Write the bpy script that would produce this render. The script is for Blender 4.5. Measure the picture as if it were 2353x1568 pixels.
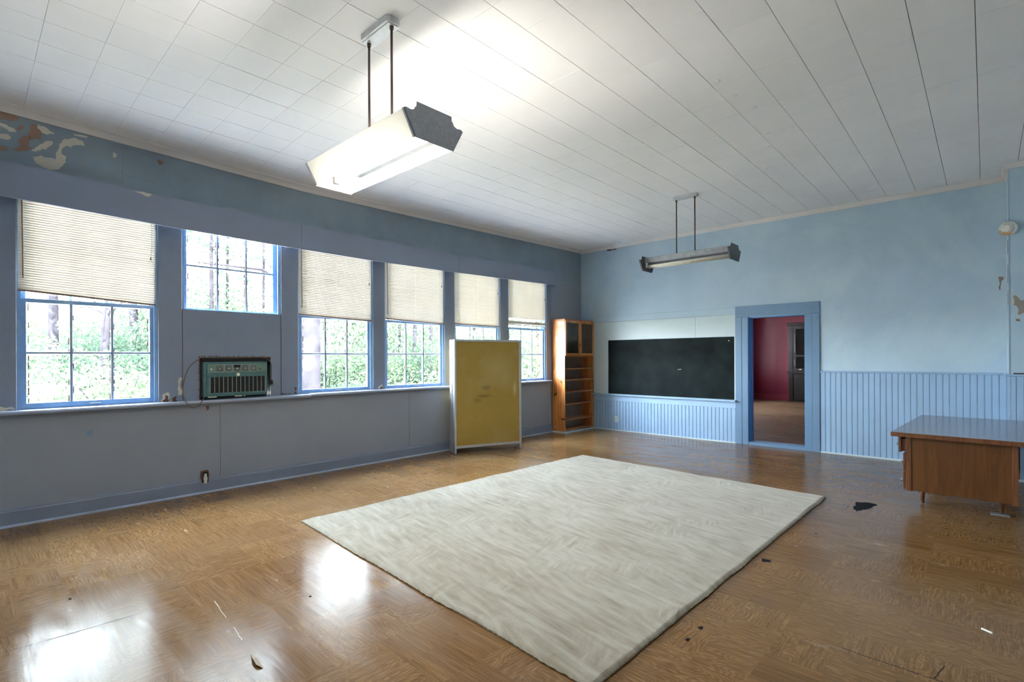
import bpy, math, random
import numpy as np
from mathutils import Matrix, Vector

random.seed(7)
rng = np.random.default_rng(11)
C = bpy.context.scene.collection
for o in list(bpy.data.objects):
    bpy.data.objects.remove(o, do_unlink=True)

# ------------------------------------------------------------------ camera
CAM = Vector((5.925, -8.4201, 1.38)); YAW = 0.7482; FPX = 1173.02
cd = bpy.data.cameras.new('camera'); cam = bpy.data.objects.new('camera', cd); C.objects.link(cam)
cd.sensor_fit = 'HORIZONTAL'; cd.sensor_width = 36.0
cd.lens = FPX / 2353 * 36.0
cd.shift_y = (822.83 - 784) / 2353
cd.clip_start = 0.05; cd.clip_end = 300
cam.matrix_world = (Matrix.Translation(CAM) @ Matrix.Rotation(YAW, 4, 'Z') @
                    Matrix.Rotation(math.pi / 2, 4, 'X') @ Matrix.Rotation(-0.0043, 4, 'Z'))
bpy.context.scene.camera = cam

# ------------------------------------------------------------------ world, sun, exposure
SKY = 62.0
TUBE = 130.0
SUN = 95.0
w = bpy.data.worlds.new('sky'); bpy.context.scene.world = w; w.use_nodes = True
nt = w.node_tree; nt.nodes.clear()
out = nt.nodes.new('ShaderNodeOutputWorld'); bg = nt.nodes.new('ShaderNodeBackground')
tc = nt.nodes.new('ShaderNodeTexCoord'); sp = nt.nodes.new('ShaderNodeSeparateXYZ')
rp = nt.nodes.new('ShaderNodeValToRGB')
rp.color_ramp.elements[0].position = 0.0; rp.color_ramp.elements[0].color = (0.90, 0.95, 1.0, 1)
rp.color_ramp.elements[1].position = 0.8; rp.color_ramp.elements[1].color = (0.62, 0.78, 1.0, 1)
nt.links.new(tc.outputs['Generated'], sp.inputs[0]); nt.links.new(sp.outputs['Z'], rp.inputs[0])
nt.links.new(rp.outputs[0], bg.inputs['Color']); bg.inputs['Strength'].default_value = SKY
nt.links.new(bg.outputs[0], out.inputs[0])

sd = bpy.data.lights.new('sun', 'SUN'); sd.energy = SUN; sd.angle = 0.01; sd.color = (1.0, 0.95, 0.85)
so = bpy.data.objects.new('sun', sd); C.objects.link(so); so.location = (20, -4, 30)
so.rotation_euler = (0.15, math.radians(38), 0)      # shines over the roof from the +x side onto the trees

vs = bpy.context.scene.view_settings
bpy.context.scene.display_settings.display_device = 'sRGB'
vs.view_transform = 'Standard'; vs.look = 'None'; vs.gamma = 1.0; vs.use_curve_mapping = False
vs.exposure = 0.74

# daylight portals, one in each window opening
WIN = [(-8.108, -7.122), (-6.912, -5.935), (-5.730, -4.742), (-4.553, -3.526), (-3.328, -2.342), (-2.134, -1.124)]
WZ0, WZ1 = 0.955, 2.84
RW_ADDED = [(4.4, 5.4), (6.4, 7.4)]  # unseen openings added to let daylight onto the red wall
def portal(y0, y1, z0, z1):
    l = bpy.data.lights.new('daylight_portal', 'AREA'); l.shape = 'RECTANGLE'; l.size = z1 - z0; l.size_y = y1 - y0
    l.cycles.is_portal = True
    o = bpy.data.objects.new('daylight_portal', l); C.objects.link(o)
    o.location = (-0.135, (y0 + y1) / 2, (z0 + z1) / 2); o.rotation_euler = (0, -math.pi / 2, 0)
for y0, y1 in WIN: portal(y0, y1, WZ0, WZ1)
for y0, y1 in RW_ADDED: portal(y0, y1, 1.0, 2.84)

# ------------------------------------------------------------------ materials
MATS = {}
def newmat(name):
    m = bpy.data.materials.new(name); m.use_nodes = True
    MATS[name] = m
    return m, m.node_tree, m.node_tree.nodes['Principled BSDF']
def N(t, kind, **kw):
    n = t.nodes.new(kind)
    for k, v in kw.items(): setattr(n, k, v)
    return n
def L(t, a, b): t.links.new(a, b)
def val(t, s, v):
    if isinstance(v, (int, float)): s.default_value = v
    else: t.links.new(v, s)
def math_(t, op, a, b=0.0, c=0.0):
    n = N(t, 'ShaderNodeMath', operation=op)
    val(t, n.inputs[0], a); val(t, n.inputs[1], b); val(t, n.inputs[2], c)
    return n.outputs[0]
def mapping(t, scale, rot=(0, 0, 0), loc=(0, 0, 0), src='Object'):
    tcn = N(t, 'ShaderNodeTexCoord'); mp = N(t, 'ShaderNodeMapping')
    mp.inputs['Scale'].default_value = scale; mp.inputs['Rotation'].default_value = rot; mp.inputs['Location'].default_value = loc
    L(t, tcn.outputs[src], mp.inputs[0]); return mp.outputs[0]
def noise(t, vec, scale, detail=4, rough=0.55, dist=0.0):
    n = N(t, 'ShaderNodeTexNoise'); n.inputs['Scale'].default_value = scale; n.inputs['Detail'].default_value = detail
    n.inputs['Roughness'].default_value = rough; n.inputs['Distortion'].default_value = dist
    if vec is not None: L(t, vec, n.inputs['Vector'])
    return n.outputs['Fac']
def ramp(t, fac, stops):
    r = N(t, 'ShaderNodeValToRGB'); e = r.color_ramp.elements
    while len(e) < len(stops): e.new(0.5)
    for i, (p, c) in enumerate(stops):
        e[i].position = p; e[i].color = (*c, 1) if len(c) == 3 else c
    L(t, fac, r.inputs[0]); return r.outputs[0]
def mix(t, fac, a, b, blend='MIX'):
    n = N(t, 'ShaderNodeMix', data_type='RGBA', blend_type=blend)
    val(t, n.inputs[0], fac)
    for s, v in ((n.inputs[6], a), (n.inputs[7], b)):
        if isinstance(v, tuple): s.default_value = (*v, 1)
        else: t.links.new(v, s)
    return n.outputs[2]
def bump(t, b, h, strength=0.3, dist=0.01):
    n = N(t, 'ShaderNodeBump'); n.inputs['Strength'].default_value = strength; n.inputs['Distance'].default_value = dist
    L(t, h, n.inputs['Height']); L(t, n.outputs[0], b.inputs['Normal']); return n

def paint(name, col, var=0.07, rough=0.5, stain=None, sscale=1.1, speck=0.0, grain=60, spec=0.4):
    """painted surface: blotchy tone, fine grain, optional dirty clouds"""
    m, t, b = newmat(name)
    tcn = N(t, 'ShaderNodeNewGeometry').outputs['Position']
    n1 = noise(t, tcn, 2.2, 5, 0.6)
    lo = tuple(c * (1 - var) for c in col); hi = tuple(min(1, c * (1 + var)) for c in col)
    c1 = ramp(t, n1, [(0.3, lo), (0.7, hi)])
    if stain:
        n2 = noise(t, tcn, sscale, 6, 0.65, 0.5)
        f = ramp(t, n2, [(0.5, (0, 0, 0)), (0.72, (1, 1, 1))])
        c1 = mix(t, math_(t, 'MULTIPLY', f, 0.6), c1, stain)
    if speck:
        n3 = noise(t, tcn, 26, 5, 0.7)
        f = ramp(t, n3, [(0.66, (0, 0, 0)), (0.72, (1, 1, 1))])
        c1 = mix(t, math_(t, 'MULTIPLY', f, speck), c1, (0.16, 0.12, 0.09))
    L(t, c1, b.inputs['Base Color']); b.inputs['Roughness'].default_value = rough
    b.inputs['Specular IOR Level'].default_value = spec
    bump(t, b, noise(t, tcn, grain, 4, 0.6), 0.25, 0.004)
    return m
def plain(name, col, rough=0.5, metal=0.0, spec=0.5, var=0.08, sc=20):
    m, t, b = newmat(name)
    n = noise(t, mapping(t, (1, 1, 1)), sc, 3)
    L(t, ramp(t, n, [(0.3, tuple(c * (1 - var) for c in col)), (0.7, tuple(min(1, c * (1 + var)) for c in col))]), b.inputs['Base Color'])
    b.inputs['Roughness'].default_value = rough; b.inputs['Metallic'].default_value = metal
    b.inputs['Specular IOR Level'].default_value = spec
    return m

M_farwall = paint('far_wall_paint', (0.4094, 0.5340, 0.6408), 0.05, 0.55, stain=(0.55, 0.66, 0.71), sscale=0.8)
M_leftlow = paint('lower_wall_paint', (0.2759, 0.2982, 0.3427), 0.04, 0.6)  # kept darker than the far wall, window-side shade put into the colour
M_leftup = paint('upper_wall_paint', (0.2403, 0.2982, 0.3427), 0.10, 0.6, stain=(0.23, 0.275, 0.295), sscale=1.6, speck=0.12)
M_mull = paint('mullion_paint', (0.2047, 0.2403, 0.3160), 0.06, 0.45)
M_val = paint('valance_paint', (0.2492, 0.2848, 0.3649), 0.04, 0.5)
M_base = paint('baseboard_paint', (0.2092, 0.2403, 0.3115), 0.06, 0.4, speck=0.15)
M_sill = paint('sill_paint', (0.3382, 0.3916, 0.4984), 0.08, 0.35, speck=0.3)
M_sash = paint('sash_paint', (0.20, 0.35, 0.57), 0.14, 0.35, stain=(0.33, 0.46, 0.62), sscale=6)
M_munt = paint('muntin_paint', (0.24, 0.33, 0.46), 0.2, 0.5, stain=(0.35, 0.30, 0.27), sscale=9, speck=0.5)
M_bead = paint('beadboard_paint', (0.3026, 0.4361, 0.6052), 0.05, 0.35)
M_board = paint('white_board_paint', (0.5162, 0.6052, 0.6408), 0.04, 0.5)
M_door = paint('door_casing_paint', (0.1335, 0.2270, 0.3516), 0.05, 0.4)
M_doorj = paint('door_jamb_paint', (0.10, 0.30, 0.66), 0.08, 0.35)
M_crown = paint('crown_paint', (0.74, 0.70, 0.68), 0.04, 0.5)
M_red = paint('red_wall_paint', (0.2225, 0.0142, 0.0401), 0.06, 0.4)
M_redtrim = paint('red_trim_paint', (0.30, 0.035, 0.05), 0.06, 0.4)
M_cream = paint('old_cream_paint', (0.62, 0.57, 0.47), 0.1, 0.7, grain=30)
M_plaster = paint('bare_plaster', (0.30, 0.19, 0.14), 0.25, 0.85, grain=30)
M_rot = paint('rotted_wood', (0.16, 0.07, 0.045), 0.45, 0.9, grain=40)
M_tile = paint('ceiling_tile_paint', (0.93, 0.915, 0.91), 0.02, 0.75, grain=160, spec=0.25)
M_gap = plain('ceiling_gap', (0.16, 0.13, 0.12), 0.9)
M_black = plain('chalkboard_slate', (0.008, 0.012, 0.013), 0.7, spec=0.08, var=0.5, sc=3)
M_dark = plain('dark_void', (0.010, 0.009, 0.008), 0.8)
M_alu = plain('aluminium', (0.55, 0.55, 0.56), 0.38, 0.7)
M_steel = plain('grey_enamel_steel', (0.27, 0.28, 0.30), 0.4, 0.3, var=0.15)
M_plate = plain('dark_grey_plate', (0.10, 0.105, 0.12), 0.5, 0.2, var=0.15)
M_plate1 = plain('grey_end_plate', (0.50, 0.50, 0.53), 0.45, 0.1, var=0.12, sc=40)
M_canopy = plain('canopy_enamel', (0.62, 0.62, 0.62), 0.35, 0.2)
M_rod = plain('brown_rod', (0.10, 0.07, 0.06), 0.4, 0.5)
M_enamel = plain('white_enamel', (0.80, 0.80, 0.74), 0.35)
M_beige = plain('tube_off', (0.62, 0.58, 0.48), 0.25)
M_acgreen = plain('teal_enamel', (0.0757, 0.1602, 0.1513), 0.35, 0.25, var=0.15)
M_acpanel = plain('sage_enamel', (0.16, 0.25, 0.17), 0.35, 0.3)
M_acgrey = plain('grey_louvre', (0.40, 0.42, 0.36), 0.3, 0.6)
M_knob = plain('cream_knob', (0.80, 0.75, 0.60), 0.3)
M_cord = plain('brown_cord', (0.12, 0.09, 0.06), 0.5)
M_plug = plain('black_plug', (0.02, 0.02, 0.02), 0.4)
M_white = plain('white_plastic', (0.75, 0.74, 0.68), 0.35)
M_rust = plain('rust', (0.45, 0.25, 0.10), 0.7, var=0.3, sc=60)
M_tear = plain('black_backing', (0.010, 0.010, 0.011), 0.8, spec=0.05)
M_brail = plain('brown_rail', (0.20, 0.13, 0.10), 0.5)
M_desktop = plain('desk_laminate', (0.24, 0.20, 0.20), 0.16, spec=0.6, var=0.2, sc=200)
M_deskcab = plain('dark_cabinet', (0.018, 0.014, 0.013), 0.25)
M_ground = paint('leaf_litter', (0.44, 0.40, 0.34), 0.25, 0.9, grain=8)  # paled to bounce more daylight up onto the ceiling
M_ext = plain('exterior_siding', (0.6, 0.6, 0.6), 0.7)
M_trunk = paint('bark', (0.0131, 0.0117, 0.0144), 0.35, 0.9, grain=14)
for m_ in ('bark', 'leaf_litter'): MATS[m_].node_tree.nodes['Principled BSDF'].inputs['Specular IOR Level'].default_value = 0.0
M_moss = plain('green_moss', (0.05, 0.10, 0.05), 0.9, var=0.4)

M_trunk2 = paint('close_bark', (0.0175, 0.016, 0.0190), 0.45, 0.9, grain=14, spec=0.0)
def wood(name, a, bcol, axis='Z', sc=3.0, rough=0.35, rings=True):
    m, t, b = newmat(name)
    s = {'Z': (9, 9, 0.8), 'Y': (9, 0.8, 9), 'X': (0.8, 9, 9)}[axis]
    v = mapping(t, s)
    n1 = noise(t, v, sc, 5, 0.6, 0.6)
    f = math_(t, 'ADD', math_(t, 'MULTIPLY', math_(t, 'SINE', math_(t, 'MULTIPLY', n1, 38.0)), 0.18), n1)
    L(t, ramp(t, f, [(0.25, a), (0.75, bcol)]), b.inputs['Base Color'])
    b.inputs['Roughness'].default_value = rough
    bump(t, b, n1, 0.15, 0.003)
    return m
M_pine = wood('orange_pine', (0.36, 0.11, 0.025), (0.62, 0.25, 0.075), 'Z', 1.6, 0.3)
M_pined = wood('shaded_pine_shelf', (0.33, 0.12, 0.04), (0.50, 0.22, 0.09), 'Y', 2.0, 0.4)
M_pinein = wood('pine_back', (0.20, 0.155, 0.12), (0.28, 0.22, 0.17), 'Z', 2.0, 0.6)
M_walnut = wood('walnut_veneer', (0.078, 0.028, 0.007), (0.118, 0.044, 0.011), 'Z', 1.3, 0.32)
M_walnutd = wood('walnut_solid', (0.09, 0.030, 0.010), (0.16, 0.058, 0.02), 'Z', 2.2, 0.35)

# floor vinyl: printed parquet squares, worn wax
def floor_mat(name, c_lo, c_mid, c_hi, rough):
    m, t, b = newmat(name)
    g = N(t, 'ShaderNodeNewGeometry').outputs['Position']
    CELL = 0.235
    def cell(vec, sx, sy):
        mp = N(t, 'ShaderNodeMapping'); mp.inputs['Scale'].default_value = (1 / sx, 1 / sy, 0); L(t, vec, mp.inputs[0])
        f = N(t, 'ShaderNodeVectorMath', operation='FLOOR'); L(t, mp.outputs[0], f.inputs[0])
        wn = N(t, 'ShaderNodeTexWhiteNoise', noise_dimensions='3D'); L(t, f.outputs[0], wn.inputs['Vector'])
        return wn
    wn = cell(g, CELL, CELL); wn2 = cell(g, CELL * 2, CELL)
    off = N(t, 'ShaderNodeVectorMath', operation='MULTIPLY'); L(t, wn.outputs['Color'], off.inputs[0]); off.inputs[1].default_value = (7, 7, 7)
    def grain(sx, sy):
        mp = N(t, 'ShaderNodeMapping'); mp.inputs['Scale'].default_value = (sx, sy, 1); L(t, g, mp.inputs[0])
        ad = N(t, 'ShaderNodeVectorMath', operation='ADD'); L(t, mp.outputs[0], ad.inputs[0]); L(t, off.outputs[0], ad.inputs[1])
        return ad.outputs[0]
    def pattern(vr, vf):
        n1 = noise(t, vr, 1.0, 1.5, 0.45, 0.2)
        rings = math_(t, 'SINE', math_(t, 'MULTIPLY', n1, 120.0))
        fine = noise(t, vf, 1.0, 4, 0.7)
        return math_(t, 'ADD', math_(t, 'MULTIPLY', rings, 0.07), fine)
    pr = pattern(grain(3.2, 9.0), grain(7, 110))
    qr = pattern(grain(9.0, 3.2), grain(110, 7))
    straight = noise(t, grain(3.0, 90), 1.0, 5, 0.7)
    isq = math_(t, 'GREATER_THAN', wn.outputs['Value'], 0.68)
    isr = math_(t, 'GREATER_THAN', wn2.outputs['Value'], 0.50)
    mx = N(t, 'ShaderNodeMix', data_type='FLOAT'); L(t, isr, mx.inputs[0]); L(t, straight, mx.inputs[2]); L(t, pr, mx.inputs[3])
    m2 = N(t, 'ShaderNodeMix', data_type='FLOAT'); L(t, isq, m2.inputs[0]); L(t, mx.outputs[0], m2.inputs[2]); L(t, qr, m2.inputs[3])
    f = math_(t, 'ADD', m2.outputs[0], math_(t, 'MULTIPLY', math_(t, 'SUBTRACT', wn2.outputs['Value'], 0.5), 0.10))
    col = ramp(t, f, [(0.26, c_lo), (0.5, c_mid), (0.76, c_hi)])
    big = noise(t, g, 0.7, 5, 0.6)
    col = mix(t, ramp(t, big, [(0.35, (0, 0, 0)), (0.7, (0.4, 0.4, 0.4))]), col, (0.27, 0.17, 0.09))
    L(t, col, b.inputs['Base Color'])
    mp = N(t, 'ShaderNodeMapping'); mp.inputs['Scale'].default_value = (0.9, 13, 1); L(t, g, mp.inputs[0])
    h1 = noise(t, mp.outputs[0], 1.0, 3, 0.5)
    h2 = noise(t, g, 55, 4, 0.6)
    h = math_(t, 'ADD', h1, math_(t, 'MULTIPLY', h2, 0.05))
    bump(t, b, h, 0.22, 0.006)
    mp2 = N(t, 'ShaderNodeMapping'); mp2.inputs['Scale'].default_value = (2.0, 9, 1); L(t, g, mp2.inputs[0])
    ns = noise(t, mp2.outputs[0], 1.0, 5, 0.7)
    r = N(t, 'ShaderNodeMapRange'); L(t, ns, r.inputs[0]); r.inputs[1].default_value = 0.35; r.inputs[2].default_value = 0.7
    r.inputs[3].default_value = rough * 0.75; r.inputs[4].default_value = rough * 1.6
    L(t, r.outputs[0], b.inputs['Roughness']); b.inputs['Specular IOR Level'].default_value = 0.19
    return m
M_floor = floor_mat('parquet_print_vinyl', (0.085, 0.037, 0.011), (0.178, 0.088, 0.029), (0.29, 0.168, 0.068), 0.18)
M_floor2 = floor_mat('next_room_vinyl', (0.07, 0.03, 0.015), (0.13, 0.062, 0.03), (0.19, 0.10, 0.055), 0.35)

# rug: brushed cut pile
m, t, b = newmat('cream_pile'); M_rug = m
g = N(t, 'ShaderNodeNewGeometry').outputs['Position']
def streak(rot, sx, sy, seed):
    mp = N(t, 'ShaderNodeMapping'); mp.inputs['Rotation'].default_value = (0, 0, rot); mp.inputs['Location'].default_value = (seed, seed * 2, 0)
    L(t, g, mp.inputs[0]); m2 = N(t, 'ShaderNodeMapping'); m2.inputs['Scale'].default_value = (sx, sy, 1); L(t, mp.outputs[0], m2.inputs[0])
    return noise(t, m2.outputs[0], 1.0, 4, 0.6, 0.3)
s1 = streak(0.18, 2.6, 22, 1); s2 = streak(1.25, 4.0, 26, 5); s3 = streak(0.45, 3.0, 17, 9)
k1 = ramp(t, noise(t, g, 2.3, 4), [(0.52, (0, 0, 0)), (0.64, (1, 1, 1))])
mxa = N(t, 'ShaderNodeMix', data_type='FLOAT'); L(t, k1, mxa.inputs[0]); L(t, s1, mxa.inputs[2]); L(t, s2, mxa.inputs[3])
k2 = ramp(t, noise(t, mapping(t, (1, 1, 1), loc=(3, 3, 0)), 1.9, 4), [(0.45, (0, 0, 0)), (0.62, (1, 1, 1))])
mxb = N(t, 'ShaderNodeMix', data_type='FLOAT'); L(t, k2, mxb.inputs[0]); L(t, mxa.outputs[0], mxb.inputs[2]); L(t, s3, mxb.inputs[3])
big = noise(t, g, 2.2, 5, 0.6, 0.4)
f = math_(t, 'ADD', math_(t, 'MULTIPLY', mxb.outputs[0], 0.68), math_(t, 'MULTIPLY', big, 0.32))
col = ramp(t, f, [(0.34, (0.27, 0.22, 0.145)), (0.49, (0.39, 0.335, 0.25)), (0.60, (0.475, 0.43, 0.345))])
fib = noise(t, g, 260, 3, 0.7)
col = mix(t, 0.5, col, ramp(t, fib, [(0.3, (0.55, 0.55, 0.55)), (0.7, (1, 1, 1))]), 'MULTIPLY')
L(t, col, b.inputs['Base Color']); b.inputs['Roughness'].default_value = 0.95; b.inputs['Specular IOR Level'].default_value = 0.1
b.inputs['Sheen Weight'].default_value = 0.3
bump(t, b, math_(t, 'ADD', math_(t, 'MULTIPLY', mxb.outputs[0], 2.0), fib), 0.5, 0.006)
M_rugback = plain('rug_backing', (0.16, 0.10, 0.05), 0.9, var=0.3, sc=80)

# yellow woven fabric of the divider
m, t, b = newmat('mustard_fabric'); M_fab = m
v = mapping(t, (1, 1, 1)); wv = noise(t, mapping(t, (60, 60, 160)), 3.0, 3, 0.7)
base = ramp(t, wv, [(0.30, (0.23, 0.132, 0.018)), (0.70, (0.53, 0.365, 0.07))])
def spot(cx, cz, rx, rz):
    v2 = mapping(t, (1 / rx, 0, 1 / rz), loc=(-cx / rx, 0, -cz / rz))
    ln = N(t, 'ShaderNodeVectorMath', operation='LENGTH'); L(t, v2, ln.inputs[0])
    return math_(t, 'MAXIMUM', math_(t, 'SUBTRACT', 1.0, ln.outputs['Value']), 0.0)
for (cx_, cz_, rx_, rz_, col_, am_) in ((.50, .945, .10, .05, (.10, .07, .015), .8), (.46, .82, .16, .035, (.11, .075, .015), .7), (.36, .76, .09, .05, (.11, .075, .015), .5),
                                        (.97, .92, .045, .14, (.60, .52, .28), .7), (.68, 1.22, .34, .30, (.48, .36, .14), .6)):
    base = mix(t, math_(t, 'MULTIPLY', spot(cx_, cz_, rx_, rz_), am_), base, col_)
cl = noise(t, v, 2.6, 4, 0.6)
L(t, mix(t, ramp(t, cl, [(0.5, (0, 0, 0)), (0.75, (0.45, 0.45, 0.45))]), base, (0.46, 0.35, 0.15)), b.inputs['Base Color'])
b.inputs['Roughness'].default_value = 0.75; bump(t, b, wv, 0.4, 0.004)

# thin glass
def glass(name, tint=(1, 1, 1), wavy=0.0, gl=0.06):
    m, t, b = newmat(name); t.nodes.remove(b); o = t.nodes['Material Output']
    tr = N(t, 'ShaderNodeBsdfTransparent'); tr.inputs[0].default_value = (*tint, 1)
    gs = N(t, 'ShaderNodeBsdfGlossy'); gs.inputs['Roughness'].default_value = 0.03
    ms = N(t, 'ShaderNodeMixShader'); lw = N(t, 'ShaderNodeLayerWeight'); lw.inputs[0].default_value = 0.5
    L(t, math_(t, 'MULTIPLY_ADD', math_(t, 'POWER', lw.outputs['Facing'], 5.0), 0.9, gl), ms.inputs[0]); L(t, tr.outputs[0], ms.inputs[1]); L(t, gs.outputs[0], ms.inputs[2]); L(t, ms.outputs[0], o.inputs[0])
    return m
M_glass = glass('window_glass', (0.97, 0.99, 0.98)); M_cglass = glass('cabinet_glass', (0.75, 0.76, 0.74))

# translucent things: blind slats, leaves
def transl(name, col, tcol, fac, gloss=0.0):
    m, t, b = newmat(name); o = t.nodes['Material Output']; b.inputs['Roughness'].default_value = 0.55; b.inputs['Specular IOR Level'].default_value = 0.3 if 'blind' in name else 0.0
    n = noise(t, N(t, 'ShaderNodeNewGeometry').outputs['Position'], 3.0, 3)
    c1 = ramp(t, n, [(0.3, tuple(c * 0.9 for c in col)), (0.7, col)])
    L(t, c1, b.inputs['Base Color'])
    tl = N(t, 'ShaderNodeBsdfTranslucent'); tl.inputs[0].default_value = (*tcol, 1)
    ms = N(t, 'ShaderNodeMixShader'); ms.inputs[0].default_value = fac
    L(t, b.outputs[0], ms.inputs[1]); L(t, tl.outputs[0], ms.inputs[2]); L(t, ms.outputs[0], o.inputs[0])
    return m
M_slat = transl('blind_vinyl', (0.70, 0.66, 0.58), (1.0, 0.80, 0.60), 0.031)
M_leafA = transl('leaf_light_green', (0.034, 0.046, 0.027), (0.066, 0.098, 0.047), 0.45)
M_leafB = transl('leaf_green', (0.018, 0.027, 0.019), (0.037, 0.058, 0.035), 0.4)
M_leafC = transl('leaf_pale', (0.048, 0.058, 0.041), (0.083, 0.108, 0.064), 0.45)

def emit(name, col, s):
    m, t, b = newmat(name); b.inputs['Base Color'].default_value = (*col, 1)
    b.inputs['Emission Color'].default_value = (*col, 1); b.inputs['Emission Strength'].default_value = s
    return m
M_tube = emit('lit_tube', (1.0, 0.95, 0.86), TUBE)

# ------------------------------------------------------------------ mesh helpers
class MB:
    def __init__(s): s.v = []; s.f = []
    def add(s, vs, fs):
        o = len(s.v); s.v += [tuple(v) for v in vs]; s.f += [tuple(i + o for i in f) for f in fs]; return s
    def box(s, x0, x1, y0, y1, z0, z1, b=0.0):
        if b <= 0:
            s.add([(x, y, z) for z in (z0, z1) for y in (y0, y1) for x in (x0, x1)],
                  [(0, 2, 3, 1), (4, 5, 7, 6), (0, 1, 5, 4), (2, 6, 7, 3), (0, 4, 6, 2), (1, 3, 7, 5)])
            return s
        # bevelled box: 24 corner points
        vs = []
        for zi, z in ((0, z0), (1, z1)):
            for yi, y in ((0, y0), (1, y1)):
                for xi, x in ((0, x0), (1, x1)):
                    sx, sy, sz = (1 if xi == 0 else -1), (1 if yi == 0 else -1), (1 if zi == 0 else -1)
                    vs += [(x, y + sy * b, z + sz * b), (x + sx * b, y, z + sz * b), (x + sx * b, y + sy * b, z)]
        I = lambda xi, yi, zi, k: (zi * 4 + yi * 2 + xi) * 3 + k
        fs = [(I(0,0,0,0), I(0,0,1,0), I(0,1,1,0), I(0,1,0,0)), (I(1,0,0,0), I(1,1,0,0), I(1,1,1,0), I(1,0,1,0)),
              (I(0,0,0,1), I(1,0,0,1), I(1,0,1,1), I(0,0,1,1)), (I(0,1,0,1), I(0,1,1,1), I(1,1,1,1), I(1,1,0,1)),
              (I(0,0,0,2), I(0,1,0,2), I(1,1,0,2), I(1,0,0,2)), (I(0,0,1,2), I(1,0,1,2), I(1,1,1,2), I(0,1,1,2))]
        for a in (0, 1):
            for c in (0, 1):
                fs.append((I(0,a,c,1), I(1,a,c,1), I(1,a,c,2), I(0,a,c,2)))
                fs.append((I(a,0,c,0), I(a,1,c,0), I(a,1,c,2), I(a,0,c,2)))
                fs.append((I(a,c,0,0), I(a,c,1,0), I(a,c,1,1), I(a,c,0,1)))
        for xi in (0, 1):
            for yi in (0, 1):
                for zi in (0, 1): fs.append((I(xi,yi,zi,0), I(xi,yi,zi,1), I(xi,yi,zi,2)))
        return s.add(vs, fs)
    def prism(s, pts, axis, a, b):
        """extrude 2-D polygon along axis from a to b"""
        def P(p, h):
            return {'x': (h, p[0], p[1]), 'y': (p[0], h, p[1]), 'z': (p[0], p[1], h)}[axis]
        n = len(pts); vs = [P(p, a) for p in pts] + [P(p, b) for p in pts]
        fs = [tuple(range(n))[::-1], tuple(range(n, 2 * n))] + [(i, (i + 1) % n, n + (i + 1) % n, n + i) for i in range(n)]
        return s.add(vs, fs)
    def cyl(s, p0, p1, r0, r1=None, n=12, caps=True):
        r1 = r0 if r1 is None else r1
        p0, p1 = Vector(p0), Vector(p1); d = (p1 - p0).normalized()
        u = d.orthogonal().normalized(); v = d.cross(u)
        vs = []
        for p, r in ((p0, r0), (p1, r1)):
            vs += [p + (u * math.cos(2 * math.pi * i / n) + v * math.sin(2 * math.pi * i / n)) * r for i in range(n)]
        fs = [(i, (i + 1) % n, n + (i + 1) % n, n + i) for i in range(n)]
        if caps: fs += [tuple(range(n))[::-1], tuple(range(n, 2 * n))]
        return s.add(vs, fs)
    def tube(s, pts, r, n=8):
        rs = r if isinstance(r, (list, tuple)) else [r] * len(pts)
        pts = [Vector(p) for p in pts]; o = len(s.v); u = None
        for i, p in enumerate(pts):
            d = (pts[min(i + 1, len(pts) - 1)] - pts[max(i - 1, 0)]).normalized()
            u = (d.orthogonal() if u is None else (u - d * u.dot(d))).normalized(); v = d.cross(u)
            s.v += [tuple(p + (u * math.cos(2 * math.pi * k / n) + v * math.sin(2 * math.pi * k / n)) * rs[i]) for k in range(n)]
        for i in range(len(pts) - 1):
            for k in range(n):
                a = o + i * n + k; b2 = o + i * n + (k + 1) % n
                s.f.append((a, b2, b2 + n, a + n))
        s.f.append(tuple(o + k for k in range(n))[::-1]); s.f.append(tuple(o + (len(pts) - 1) * n + k for k in range(n)))
        return s
    def lathe(s, prof, c, axis='z', n=20):
        o = len(s.v)
        for r, h in prof:
            for k in range(n):
                a = 2 * math.pi * k / n; x, y = r * math.cos(a), r * math.sin(a)
                p = {'z': (x, y, h), 'y': (x, h, y), 'x': (h, x, y)}[axis]
                s.v.append((p[0] + c[0], p[1] + c[1], p[2] + c[2]))
        for i in range(len(prof) - 1):
            for k in range(n):
                a = o + i * n + k; b2 = o + i * n + (k + 1) % n
                s.f.append((a, b2, b2 + n, a + n))
        s.f.append(tuple(o + k for k in range(n))[::-1]); s.f.append(tuple(o + (len(prof) - 1) * n + k for k in range(n)))
        return s
    def mesh(s, name, mat, smooth=False):
        me = bpy.data.meshes.new(name); me.from_pydata(s.v, [], s.f); me.materials.append(mat)
        if smooth: me.shade_smooth()
        me.update(); return me
def link(name, me, parent=None, loc=None):
    o = bpy.data.objects.new(name, me); C.objects.link(o)
    if parent: o.parent = parent
    if loc: o.location = loc
    return o
def obj(name, mb, mat, parent=None, smooth=False, loc=None): return link(name, mb.mesh(name, mat, smooth), parent, loc)
def tag(o, label, cat, group=None):
    o['label'] = label; o['category'] = cat
    if group: o['group'] = group
    return o
def thing(name, label, cat, loc=(0, 0, 0), rotz=0, group=None):
    o = bpy.data.objects.new(name, None); C.objects.link(o); o.location = loc; o.rotation_euler = (0, 0, rotz)
    return tag(o, label, cat, group)
def empty(name): o = bpy.data.objects.new(name, None); C.objects.link(o); return o
def struct(name, mb, mat, smooth=False):
    o = obj(name, mb, mat, None, smooth); o['kind'] = 'structure'; return o
def B(*a, **k): return MB().box(*a, **k)

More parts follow.
